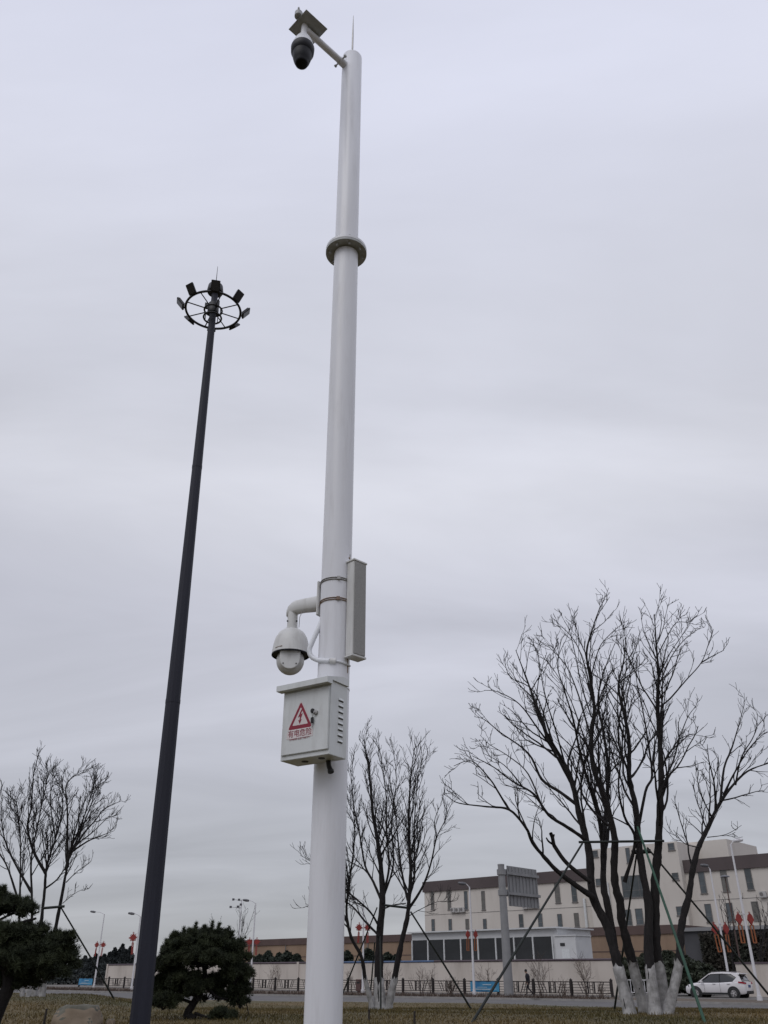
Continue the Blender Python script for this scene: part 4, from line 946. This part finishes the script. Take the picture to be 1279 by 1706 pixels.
# ------------------------------------------------------------------ lamps and festive knots
kd = MB(); d_ = .36
kd.prism([(0, -.05, -d_), (d_, -.05, 0), (0, -.05, d_), (-d_, -.05, 0)], (0, .1, 0))
for sx, sz in ((1, 1), (-1, 1), (1, -1), (-1, -1)): kd.torus((sx*.2, 0, sz*.2), .07, .03, 12, 6, (0, 1, 0))
kd.torus((0, 0, .43), .06, .025, 12, 6, (0, 1, 0)).torus((.36, 0, 0), .06, .025, 12, 6, (0, 1, 0)).torus((-.36, 0, 0), .06, .025, 12, 6, (0, 1, 0))
kd = kd.mesh('knot_body'); kd.materials.append(KRED)
kt = MB()
for x in (-.06, .06): kt.box((x, 0, -.95), (.085, .05, 1.0))
kt.box((0, 0, -.42), (.1, .06, .1)); kt = kt.mesh('tassel'); kt.materials.append(KRED)
kt2 = MB()
for x in (-.11, .11): kt2.box((x, 0, -.90), (.085, .05, 1.06))
kt2.box((0, 0, -.36), (.28, .055, .06)).box((0, 0, -1.44), (.28, .055, .05)); kt2 = kt2.mesh('tassel'); kt2.materials.append(KORG)
kd2 = MB().prism([(0, -.06, -.36), (.23, -.06, -.02), (.15, -.06, .25), (0, -.06, .40), (-.15, -.06, .25), (-.23, -.06, -.02)], (0, .12, 0)).torus((0, 0, .42), .05, .022, 12, 6, (0, 1, 0)).torus((.2, 0, -.02), .05, .022, 12, 6, (0, 1, 0)).torus((-.2, 0, -.02), .05, .022, 12, 6, (0, 1, 0)).mesh('knot_body'); kd2.materials.append(KRED)
kbk = MB().bar((-.5, 0, .35), (.0, 0, .35), .03).mesh('bracket'); kbk.materials.append(LAMPW)
def street_lamp(label, px, py, v, ktop, kbot, hx, hy, knots, kl, orange, hmat=LAMPG):
    u, _ = atv(px, py, v); b = UV(u, v, .1)
    Yb = b.y; z_h = at(px, hy, Yb).z; z_kt = at(px, ktop, Yb).z; z_kb = at(px, kbot, Yb).z
    o = thing('street_lamp', label, 'street lamp', b, 'white street lamps')
    MB().tube([b, b+Vector((0, 0, .5)), Vector((b.x, b.y, z_h-.25))], [.13, .10, .055], 10).build('post', LAMPW, o, 50)
    MB().tube([b-Vector((0, 0, .02)), b+Vector((0, 0, .25))], .17, 10).build('base_cover', LAMPW, o, 50)
    hp = at(hx, hy, Yb); tip = Vector((hp.x, b.y, z_h)); t0 = Vector((b.x, b.y, z_h-.3))
    MB().tube(catmull([t0, t0.lerp(tip, .45)+Vector((0, 0, .12)), tip-Vector((0, 0, .02))], 5), .03, 8).build('arm', LAMPW, o, 50)
    s = 1 if tip.x > t0.x else -1
    MB().lathe(tip, [(.001, -.32), (.10, -.27), (.13, 0), (.10, .3), (.04, .36)], 12, (s, 0, .12)).build('lamp_head', hmat, o, 50)
    sc = (z_kt-z_kb)/1.93
    for i, s in enumerate(knots):
        k = thing('festive_knot', kl[i], 'hanging decoration', Vector((b.x+s*(.40 if orange else .46)*sc, b.y, z_kt-.48*sc)), 'red knots on the street lamps')
        k.scale = (sc*(1 if s > 0 else -1), sc, sc)
        link('knot_body', kd2 if orange else kd, k); k.rotation_euler.y = R(rng.uniform(-4, 4)); k.rotation_euler.z = R(rng.uniform(-25, 25)); link('tassel', kt2 if orange else kt, k); link('bracket', kbk, k)
VLp = 60.0
street_lamp('white street lamp nearest the right edge with its head turned right', 1265, 1662, VLp, 1519, 1571, 1229, 1400, (-1, 1), ['left red knot with orange tassels on the lamp nearest the right edge', 'rightmost red knot with orange tassels in the picture'], True, LAMPW)
street_lamp('white street lamp standing right behind the white car', 1216, 1640, 73.5, 1536, 1586, 1174, 1442, (-1, 1), ['left red knot on the lamp behind the white car', 'right red knot on the lamp behind the white car'], True)
street_lamp('white street lamp in front of the dark shed panels', 790, 1655, VLp, 1549, 1584, 770, 1472, (-1, 1), ['left red knot in front of the dark shed panels', 'right red knot in front of the dark shed panels'], True)
street_lamp('white street lamp seen through the slender bare tree', 604, 1655, VLp, 1537, 1571, 589, 1497, (-1, 1), ['left red knot behind the slender bare tree', 'right red knot behind the slender bare tree'], False)
street_lamp('white street lamp just right of the round pine', 416, 1650, VLp, 1562, 1591, 410, 1500, (-1, 1), ['left red knot on the lamp right of the round pine', 'right red knot on the lamp right of the round pine'], False)
street_lamp('white street lamp half hidden behind the dark mast', 218, 1652, 52.5, 1553, 1590, 219, 1522, (-1,), ['single red knot just left of the dark mast'], False)
street_lamp('farthest white street lamp between the left pine and the mast', 156, 1645, VLp+1, 1568, 1593, 155, 1519, (-1, 1), ['left red knot of the farthest lamp at the left', 'right red knot of the farthest lamp at the left'], False)
# a dark old lamp behind the right lamp
u, _ = atv(1240, 1640, 78); b = UV(u, 78, 0); zt_ = at(1225, 1458, b.y).z
ol = thing('old_street_lamp', 'thin brown lamp post with flat head behind the right white lamp', 'street lamp', b)
MB().tube([b, Vector((b.x, b.y, zt_-.2))], [.09, .05], 8).build('post', TANB, ol, 50); MB().lathe((b.x, b.y, zt_-.2), [(.05, 0), (.42, .05), (.34, .14), (.05, .22)], 14).build('lamp_head', LAMPG, ol, 40)
# far multi-head mast
b = UV(*[atv(392, 1640, 150)[0], 150], 0); zt_ = at(393, 1498, b.y).z
fm_ = thing('distant_mast', 'distant mast with a cluster of small floodlights above the round pine', 'light mast', b)
MB().tube([b, Vector((b.x, b.y, zt_))], [.28, .12], 8).build('shaft', LAMPW, fm_, 50)
for k, (hx, hy) in enumerate(((384, 1511), (388.5, 1498.5), (398, 1499), (396, 1510.5), (401, 1507))):
    q = at(hx, hy, b.y+(-.5, .4, -.3, .5, 0)[k]); MB().bar((b.x, b.y, q.z-.3), q, .07).build('bracket', LAMPG, fm_); MB().box(q, (.55, .4, .5), (.94, .34, 0), (-.34, .94, 0)).build('floodlight', LAMPG, fm_)

# ------------------------------------------------------------------ road sign seen from behind
vS = 59.4; u, _ = atv(848, 1660, vS); b = UV(u, vS, .1); zt_ = at(836, 1441, b.y).z
sg = thing('road_sign', 'large grey road sign seen from behind on a stout steel pole', 'road sign', b)
MB().tube([b, Vector((b.x, b.y, zt_))], [.36, .26], 20).build('pole', SIGNG, sg, 50)
MB().tube([b-Vector((0, 0, .05)), b+Vector((0, 0, .06))], .5, 16).build('base_plate', SIGNG, sg, 40)
MB().tube([Vector((b.x, b.y, zt_)), Vector((b.x, b.y, zt_+.06))], [.29, .25], 20).build('pole_cap', SIGNG, sg, 50)
def sgp(s, py): return b.z  # sign spans along DN from the pole
zA, zB, zP0, zP1 = at(846, 1453, b.y).z, at(846, 1487, b.y).z, at(846, 1508, b.y).z, at(846, 1440, b.y).z
for z in (zA, zB):
    MB().box(b+DN*2.7+Vector((0, 0, z-b.z)), (5.2, .16, .20), DN, DU).build('arm', SIGNG, sg)
    MB().tube([Vector((b.x, b.y, z-.2)), Vector((b.x, b.y, z+.2))], .36, 20).build('clamp', SIGNG, sg, 50)
    MB().box(b+DN*.52+Vector((0, 0, z-b.z)), (.06, .45, .5), DN, DU).build('arm_flange', SIGNG, sg)
pc = b+DN*3.15+DU*.16+Vector((0, 0, (zP0+zP1)/2-b.z))
panel = MB().box(pc, (4.3, .04, zP1-zP0), DN, DU).build('panel', SIGNG, sg)
ribm = MB()
rb = MB().box((0, 0, 0), (.05, .05, zP1-zP0-.1)).mesh('rib'); rb.materials.append(SIGNG)
for k in range(9):
    o = link('rib', rb, panel, pc+DN*(-1.95+.4875*k)-DU*.045-wloc(sg)); o.rotation_euler.z = AU

# ------------------------------------------------------------------ litter bin, car, person
u, _ = atv(599, 1655, 60.2); b = UV(u, 60.2, .1)
bn_ = thing('litter_bin', 'maroon street litter bin below the slender bare tree', 'litter bin', b)
MB().box(b+Vector((0, 0, .06)), (.34, .30, .12), DU, DN).build('foot', BINM, bn_); MB().box(b+Vector((0, 0, .50)), (.62, .42, .76), DU, DN).build('body', BINM, bn_, None, .03)
MB().box(b+Vector((0, 0, .95)), (.68, .48, .13), DU, DN).build('lid', BINM, bn_, None, .04); MB().box(b-DN*.215+Vector((0, 0, .76)), (.36, .02, .12), DU, DN).build('opening', BLACK, bn_)

def car(label, loc, heading):
    o = thing('white_car', label, 'car', loc); rz = Matrix.Rotation(heading, 4, 'Z')
    def part(mb, name, m, par=o, smooth=None, bevel=0):
        me = mb.mesh(name, Vector((0, 0, 0)), smooth, bevel); me.transform(rz); me.materials.append(m)
        return link(name, me, par, None)
    def loft(sts, half=True):
        V = []; m = len(sts[0]); F = []
        for st in sts: V += st
        for i in range(len(sts)-1):
            for k in range(m): F.append((i*m+k, i*m+(k+1) % m, (i+1)*m+(k+1) % m, (i+1)*m+k))
        F += [tuple(range(m-1, -1, -1)), tuple(range((len(sts)-1)*m, len(sts)*m))]
        return MB().add(V, F)
    def sec(x, w, zt, zb, crown=.03):
        H = [(0, zt+crown), (.55*w, zt+crown*.7), (.88*w, zt-.015), (.97*w, zt-.09), (w, zt-.26 if zt-.26 > zb+.2 else (zt+zb)/2+.05), (.985*w, (zt+zb)/2-.05), (.97*w, zb+.10), (.90*w, zb), (0, zb)]
        return [(x, y, z) for y, z in H]+[(x, -y, z) for y, z in H[-2:0:-1]]
    body = part(loft([sec(-2.14, .72, .86, .42), sec(-2.08, .83, 1.02, .34), sec(-1.85, .89, 1.08, .30), sec(-1.3, .91, 1.06, .28), sec(-.3, .905, 1.02, .26), sec(.7, .905, 1.0, .26), sec(1.05, .90, .99, .26), sec(1.5, .89, .93, .28), sec(1.85, .84, .85, .30), sec(2.05, .74, .76, .34), sec(2.14, .58, .66, .40)]), 'body', CARW, o, 35)
    # cabin: (x, half width at belt, half width at roof, belt z, roof z)
    def csec(x, wb, wr, zb, zr): H = [(wb, zb), (wr+.04, zr-.10), (wr, zr-.03), (wr*.7, zr), (0, zr+.01)]; return [(x, y, z) for y, z in H]+[(x, -y, z) for y, z in H[-2::-1]]
    cab = part(loft([csec(-1.98, .76, .74, .98, 1.10), csec(-1.72, .80, .66, 1.0, 1.44), csec(-1.45, .82, .64, 1.0, 1.55), csec(-.6, .83, .66, .98, 1.60), csec(.15, .83, .65, .96, 1.57), csec(.55, .82, .64, .96, 1.40), csec(1.12, .80, .74, .95, 1.02)]), 'cabin_glass', CARG, o, 35)
    part(loft([csec(-1.80, .70, .66, 1.51, 1.545), csec(-1.4, .71, .67, 1.535, 1.585), csec(-.6, .725, .69, 1.575, 1.632), csec(.15, .715, .68, 1.545, 1.60), csec(.30, .70, .66, 1.50, 1.535)]), 'roof', CARW, o, 35)
    for s in (-1, 1):
        part(MB().bar((1.08, s*.81, 1.0), (.22, s*.68, 1.54), .06, .05), 'front_pillar', CARW); part(MB().bar((-.42, s*.835, .99), (-.46, s*.70, 1.57), .05, .02), 'door_pillar', BLACK)
        part(MB().prism([(-1.30, s*.80, 1.02), (-1.95, s*.765, 1.02), (-1.82, s*.70, 1.36), (-1.62, s*.655, 1.55), (-1.20, s*.685, 1.55), (-1.62, s*.735, 1.30)], (0, s*.055, 0)), 'rear_pillar', CARW, o, 30)
        part(MB().bar((-1.5, s*.62, 1.645), (.1, s*.63, 1.665), .03, .03), 'roof_rail', RIM)
        mr = part(MB().box((.78, s*1.0, 1.05), (.16, .22, .15)), 'mirror', CARW, o, 40, .03)
        part(MB().prism([(-2.10, s*.52, .90), (-2.10, s*.80, .92), (-1.72, s*.915, .98), (-1.74, s*.915, 1.06), (-2.08, s*.83, 1.04), (-2.12, s*.50, .99)], (-.03, s*.02, 0)), 'tail_light', TAIL)
        part(MB().prism([(2.02, s*.50, .70), (1.80, s*.84, .74), (1.72, s*.88, .82), (2.0, s*.60, .79)], (.03, s*.02, 0)), 'headlight', LENS)
        part(MB().bar((-1.0, s*.905, .33), (.95, s*.905, .33), .05, .12), 'sill_trim', BLACK)
        for x in (-.05, -1.05): part(MB().box((x, s*.925, .90), (.2, .02, .03)), 'door_handle', RIM)
        for x in (-.32, .78): part(MB().box((x-.12, s*.9085, .66), (.012, .006, .58)), 'door_seam', BLACK)
        for x in (-1.32, 1.30):
            part(MB().lathe((x, s*.85, .36), [(.42, 0), (.42, .075), (.36, .08)], 28, (0, s, 0)), 'wheel_arch', BLACK, o, 40)
            wh = part(MB().torus((x, s*.87, .345), .27, .085, 28, 10, (0, 1, 0)), 'tyre', BLACK, o, 60)
            mb = MB().lathe((x, s*.87, .345), [(.215, .0), (.215, .06), (.19, .065)], 24, (0, s, 0))
            part(mb, 'rim', RIM, wh, 40)
            mb = MB()
            for k in range(5):
                a = k*2*math.pi/5; mb.bar((x, s*.942, .345), (x+math.cos(a)*.19, s*.94, .345+math.sin(a)*.19), .02, .06, (0, 1, 0))
            part(mb, 'spokes', CARW, wh)
    part(MB().box((-2.10, 0, .42), (.12, 1.36, .22)), 'rear_bumper', BLACK, o, None, .03)
    part(MB().box((-2.145, 0, .78), (.02, .46, .16)), 'licence_plate', mat('plate_blue', (.03, .07, .2), .5), o)
    part(MB().prism([(-1.80, -.62, 1.53), (-1.80, .62, 1.53), (-2.02, .56, 1.50), (-2.02, -.56, 1.50)], (0, 0, .04)), 'spoiler', CARW, o)
    part(MB().box((2.12, 0, .60), (.06, .9, .2)), 'grille', BLACK, o)
    return o
cl = at(1200, 1664, 67.0); car('white compact suv parked beyond the road at the right', Vector((cl.x, cl.y, .03)), UROT+R(3))
strip('driveway', lambda u: far_edge(u)+.14, lambda u: 80, .026, PAVE, -50, 31.9, 2)

def person(label, loc, face):
    o = thing('person', label, 'person', loc)
    f = Vector((math.cos(face), math.sin(face), 0)); l = Vector((-f.y, f.x, 0))
    def P(a, b, z): return f*a+l*b+Vector((0, 0, z))
    J = {}; E = []
    def chain(par, pts):
        last = par
        for nm, p, r in pts:
            J[nm] = (p, r); 
            if last: E.append((last, nm))
            last = nm
    chain(None, [('pelvis', P(0, 0, .92), .135), ('waist', P(.03, 0, 1.06), .125), ('chest', P(.07, 0, 1.27), .15), ('neckb', P(.10, 0, 1.43), .075), ('neck', P(.14, 0, 1.50), .055), ('head', P(.19, 0, 1.58), .082), ('crown', P(.20, 0, 1.68), .072)])
    chain('head', [('nose', P(.275, 0, 1.565), .018)])
    for s, n in ((1, 'l'), (-1, 'r')):
        chain('chest', [(n+'sh', P(.07, s*.19, 1.39), .065), (n+'el', P(-.02 if s > 0 else .05, s*.25, 1.12), .048), (n+'wr', P(.10 if s > 0 else .18, s*.22, .91), .030), (n+'pa', P(.14 if s > 0 else .22, s*.215, .83), .032)])
        b = J[n+'pa'][0]
        for k in range(4): chain(n+'pa', [(n+'f%d' % k, b+f*(.025-.018*k)+Vector((0, 0, -.05)), .009), (n+'g%d' % k, b+f*(.015-.018*k)-l*s*.012+Vector((0, 0, -.095+.006*abs(k-1))), .008)])
        chain(n+'pa', [(n+'th', b+f*.045+Vector((0, 0, -.02)), .010), (n+'tt', b+f*.055+Vector((0, 0, -.055)), .008)])
    for s, n, st in ((1, 'l', -1), (-1, 'r', 1)):
        k_, a_ = (P(.02, s*.10, .50), P(-.34, s*.10, .13)) if st < 0 else (P(.22, s*.10, .52), P(.26, s*.10, .09))
        chain('pelvis', [(n+'hip', P(0, s*.09, .86), .105), (n+'kn', k_, .068), (n+'an', a_, .046), (n+'toe', a_+f*.17+Vector((0, 0, -.05 if st > 0 else -.09)), .036)])
    names = list(J); idx = {k: i for i, k in enumerate(names)}
    me = bpy.data.meshes.new('body'); me.from_pydata([J[k][0] for k in names], [(idx[a], idx[b]) for a, b in E], [])
    ob = link('body', me, o); me.materials.append(CLOTH)
    sk = ob.modifiers.new('skin', 'SKIN')
    for i, k in enumerate(names): d = me.skin_vertices[0].data[i]; d.radius = (J[k][1], J[k][1]); d.use_root = (k == 'pelvis')
    ss = ob.modifiers.new('sub', 'SUBSURF'); ss.levels = 2; ss.render_levels = 2
    bpy.context.view_layer.update()
    m2 = bpy.data.meshes.new_from_object(ob.evaluated_get(bpy.context.evaluated_depsgraph_get()))
    ob.modifiers.clear(); ob.data = m2; m2.materials.clear(); m2.materials.append(CLOTH); m2.materials.append(SKIN)
    for p in m2.polygons:
        p.use_smooth = True; c = p.center
        if c.z > 1.48 or (abs((c-f*0).dot(l)) > .17 and c.z < .90 and c.z > .70): p.material_index = 1
    L0 = wloc(o)
    MB().lathe(L0+P(.175, 0, 1.60), [(.098, -.02), (.104, .05), (.085, .12), (.04, .15), (.001, .155)], 20, P(-.18, 0, 1)).build('hair', HAIR, o, 60)
    MB().lathe(L0+P(.03, 0, .86), [(.165, 0), (.16, .18), (.175, .38), (.15, .50), (.085, .58)], 20, P(.08, 0, 1)).build('jacket', CLOTH, o, 60)
    for s in (-1, 1):
        MB().lathe(L0+P(.272, s*.032, 1.595), [(.010, 0), (.006, .006)], 8, f).build('eye', HAIR, o); MB().lathe(L0+P(.18, s*.085, 1.585), [(.02, 0), (.024, .012), (.01, .02)], 8, l*s).build('ear', SKIN, o)
    MB().box(L0+P(.262, 0, 1.525), (.012, .045, .01), f, l).build('mouth', RUST, o)
    return o
pp_ = at(882, 1660, 73.5); person('person in dark clothes walking left along the railing with head bowed', Vector((pp_.x, pp_.y, .11)), UROT+R(8))

# ------------------------------------------------------------------ background greenery
def leaf_cloud(n, fn, size, flat=.5):
    C = fn(n); n = len(C); d = rng.normal(0, 1, (n, 3)); d /= np.linalg.norm(d, axis=1)[:, None]; e = np.cross(d, rng.normal(0, 1, (n, 3))); e /= np.linalg.norm(e, axis=1)[:, None]
    s = size*rng.uniform(.6, 1.3, (n, 1)); V = np.empty((n*3, 3)); V[0::3] = C-e*s*.5; V[1::3] = C+e*s*.5; V[2::3] = C+d*s
    return V
def conifer(name, label, b, h, r, group, n=1500, m=NEEDLE2, size=.35, cone=1.0, cat='conifer'):
    o = thing(name, label, cat, b, group)
    MB().tube([b-Vector((0, 0, .05)), b+Vector((0, 0, h*.9))], [.05*r+.06, .02], 6).build('trunk', BARK, o, 50)
    ph = rng.uniform(0, 6, 3)
    def fn(k):
        t = rng.random(k)**.75; a = rng.uniform(0, 2*math.pi, k)
        rad = r*((1-t)**cone if cone else np.sqrt(np.maximum(.02, 1-(2*t-.9)**2)))*(.8+.25*np.sin(3*a+ph[0])+.2*np.sin(t*22+ph[1]))*np.sqrt(rng.uniform(.25, 1, k))
        return np.stack([b.x+np.cos(a)*rad, b.y+np.sin(a)*rad, b.z+h*(.08+.95*t)], 1)
    V = leaf_cloud(n, fn, size); np_mesh('crown', V, np.arange(len(V)).reshape(-1, 3), m, o)
k = 0
for px, top, v, r, where in ((432, 1588, 84, 1.6, 'nearest the lamp right of the round pine'), (447, 1582, 84, 1.7, 'second right of the lamp by the round pine'), (465, 1585, 84, 1.5, 'left of the pair mid way to the white pole'), (478, 1582, 84, 1.8, 'right of the pair mid way to the white pole'),
                             (494, 1587, 84, 1.5, 'nearest the white pole on its left'), (578, 1582, 84, 1.4, 'just right of the white pole above the wall'), (612, 1578, 84, 1.7, 'between the stems of the slender tree'), (645, 1585, 84, 1.6, 'right of the slender tree main stem'), (660, 1588, 84, 1.2, 'behind the slender tree right stem'), (422, 1592, 84, 1.3, 'touching the round pine above the wall')):
    u, z = atv(px, top+5, v); conifer('dark_conifer', 'dark conifer above the wall, '+where, UV(u, v, 0), z, r*1.5, 'conifers behind the boundary wall', 3500, NEEDLE2, .26, .6)
for px, top, Y, r, where in ((118, 1618, 150, 5, 'lowest, behind the left pine'), (140, 1607, 160, 5, 'above the small blue banner'), (158, 1603, 165, 5, 'below the farthest lamp'), (172, 1604, 160, 4.5, 'left of the wall end'), (190, 1592, 175, 4, 'left peak above the wall end'), (203, 1586, 175, 4, 'highest of the far group'), (149, 1611, 150, 4, 'small one left of the farthest lamp'), (181, 1600, 170, 4, 'low one above the wall end'), (128, 1613, 155, 5, 'left of the small blue banner'), (165, 1609, 150, 4, 'small one right of the farthest lamp'), (209, 1596, 165, 3.5, 'low one left of the mast'), (216, 1590, 175, 4.5, 'touching the mast'), (100, 1622, 150, 5, 'mostly hidden by the left pine')):
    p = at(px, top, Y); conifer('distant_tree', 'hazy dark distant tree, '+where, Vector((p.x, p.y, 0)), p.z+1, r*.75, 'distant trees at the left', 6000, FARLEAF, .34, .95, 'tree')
for px, top, v, r, where in ((1040, 1600, 70, 2.0, 'between the left whitewashed trunks'), (1075, 1592, 72, 2.4, 'behind the middle whitewashed trunks'), (1112, 1588, 72, 2.4, 'behind the rightmost whitewashed trunk'), (1140, 1596, 72, 2.0, 'left of the white car bonnet'), (1163, 1606, 74, 1.8, 'behind the white car roof'), (1100, 1612, 67, 1.8, 'low, at the foot of the trunks')):
    u, z = atv(px, top, v); conifer('evergreen_shrub', 'dense dark evergreen shrub, '+where, UV(u, v, 0), z, r, 'evergreen shrubs at the driveway', 4500, HEDGE, .22, 0, 'shrub')
# creeper on the annex
V = leaf_cloud(7000, lambda n: np.stack([*(np.array([DU.x, DU.y])[:, None]*(d0-2-rng.random(n)**1.2*14)[None]+np.array([DN.x, DN.y])[:, None]*(VD-.1-.5*rng.random(n))[None]), (zd-.6)*rng.random(n)**.8], 1), .3)
tag(np_mesh('creeper', V, np.arange(len(V)).reshape(-1, 3), mat('creeper_brown', (.05, .038, .032), .95, 0, .3, col2=(.03, .034, .024))), 'brown winter creeper covering the dark annex wall', 'creeper', kind='stuff')
# white gate at the driveway
g0, _ = atv(1034, 1650, 64.5); g1, _ = atv(1084, 1650, 64.5)
gt = thing('white_gate', 'low white bar gate seen between the whitewashed trunks', 'gate', UV(g1, 64.5, .03))
nb = int((g0-g1)/.22)
for z in (.35, 1.15): MB().bar(UV(g0, 64.5, z), UV(g1, 64.5, z), .05).build('rail', LAMPW, gt)
bm_ = MB().box((0, 0, .75), (.035, .035, .8)).mesh('bar'); bm_.materials.append(LAMPW)
for k in range(nb+1): o = link('bar', bm_, gt, DU*(.22*k)-Vector((0, 0, .03))); o.rotation_euler.z = UROT
for uu in (g0, g1): MB().box(UV(uu, 64.5, .62), (.1, .1, 1.2), DU, DN).build('post', LAMPW, gt)

# dry winter shrubs by the railing and small bare street trees
cfgS = dict(seg=.12, wig=.12, up=.05, rmin=.006, dens=[3, 4], ratio=[.5, .5], cap=[.8, .4], ang=(20, 45), lev=2, start=.3)
def dry_shrub(label, b, h, n, spread):
    o = thing('dry_shrub', label, 'shrub', b, 'dry shrubs along the railing'); w = Wood()
    for _ in range(n):
        d = np.array([rng.normal(0, spread), rng.normal(0, spread), 1.0]); grow(w, np.array(b)+np.array([rng.normal(0, .15), rng.normal(0, .15), -.02]), d, h*rng.uniform(.6, 1.1), .016, 0, cfgS, 2)
    w.build('stems', DRY, o)
for px, v, h, n, sp, lab in ((750, 59.9, 1.05, 26, .35, 'bushy dry shrub left of the blue banner'), (704, 62, 2.2, 8, .12, 'tall dry sapling stems behind the railing right of the slender tree'), (716, 62, 1.9, 7, .12, 'thin dry stems right of the slender tree'), (808, 62, 2.0, 7, .12, 'thin dry stems right behind the blue banner'), (902, 62.2, 2.9, 12, .05, 'tall brown dry sapling just right of the walking person'),
                              (938, 60, 1.0, 16, .35, 'low dry bush right of the walking person'), (978, 62.2, 2.6, 10, .05, 'tall dry sapling left of the big tree trunks'), (582, 62, 2.0, 7, .12, 'dry sapling touching the right of the white pole'), (455, 62, 2.1, 8, .14, 'dry sapling between the round pine and the white pole'), (648, 62, 2.0, 8, .14, 'dry stems behind the slender tree'), (1000, 60, .8, 14, .4, 'low dry bush touching the big tree trunks')):
    u, _ = atv(px, 1650, v); dry_shrub(lab, UV(u, v, .1), h, n, sp)
cfgT = dict(seg=.4, wig=.08, up=.09, rmin=.014, dens=[.9, 1.2], ratio=[.4, .5], cap=[3, 1.3], ang=(20, 45), lev=2, start=.3)
def small_bare(label, px, top, v, n=5):
    u, z = atv(px, top, v); b = UV(u, v, 0); o = thing('small_bare_tree', label, 'tree', b, 'small bare street trees'); w = Wood(); tr = Wood()
    tr.tube(np.array([tuple(b), (b.x, b.y, z*.2), (b.x+.05, b.y, z*.4)]), [.11, .09, .07], 7); tr.build('trunk', BARK, o)
    for _ in range(n): grow(w, np.array([b.x+.05, b.y, z*rng.uniform(.25, .4)]), np.array([rng.normal(0, .3), rng.normal(0, .3), 1.0]), z*.62*rng.uniform(.8, 1.05), .05, 0, cfgT, 2)
    w.build('crown', TWIG, o)
for px, top, v, lab in ((352, 1522, 92, 'small bare tree peeking over the round pine'), (402, 1500, 96, 'small bare tree beside the distant floodlight mast'), (1200, 1490, 78, 'small bare tree before the right wing, left of the lamps'), (1243, 1478, 78, 'small bare tree between the two right lamps'), (1270, 1500, 80, 'small bare tree at the right picture edge')):
    small_bare(lab, px, top, v)
# low dead planting on the verge
n = 9000; uu = rng.uniform(20, 110, n)
vv = np.array([far_edge(a) for a in uu])+.5+rng.random(n)**1.5*4.0
P = np.stack([DU.x*uu+DN.x*vv, DU.y*uu+DN.y*vv, np.full(n, .1)], 1); keep = uu > 32
P = P[keep]; n = len(P); hgt = rng.uniform(.08, .34, n); a = rng.uniform(0, 6.28, n); d = np.stack([np.cos(a), np.sin(a), 0*a], 1)*.025
V = np.empty((n*3, 3)); V[0::3] = P-d; V[1::3] = P+d; V[2::3] = P+np.stack([rng.normal(0, .1, n), rng.normal(0, .1, n), hgt], 1)
tag(np_mesh('verge_planting', V, np.arange(n*3).reshape(-1, 3), DRY), 'low dead brown planting on the verge below the railing', 'ground cover', kind='stuff')
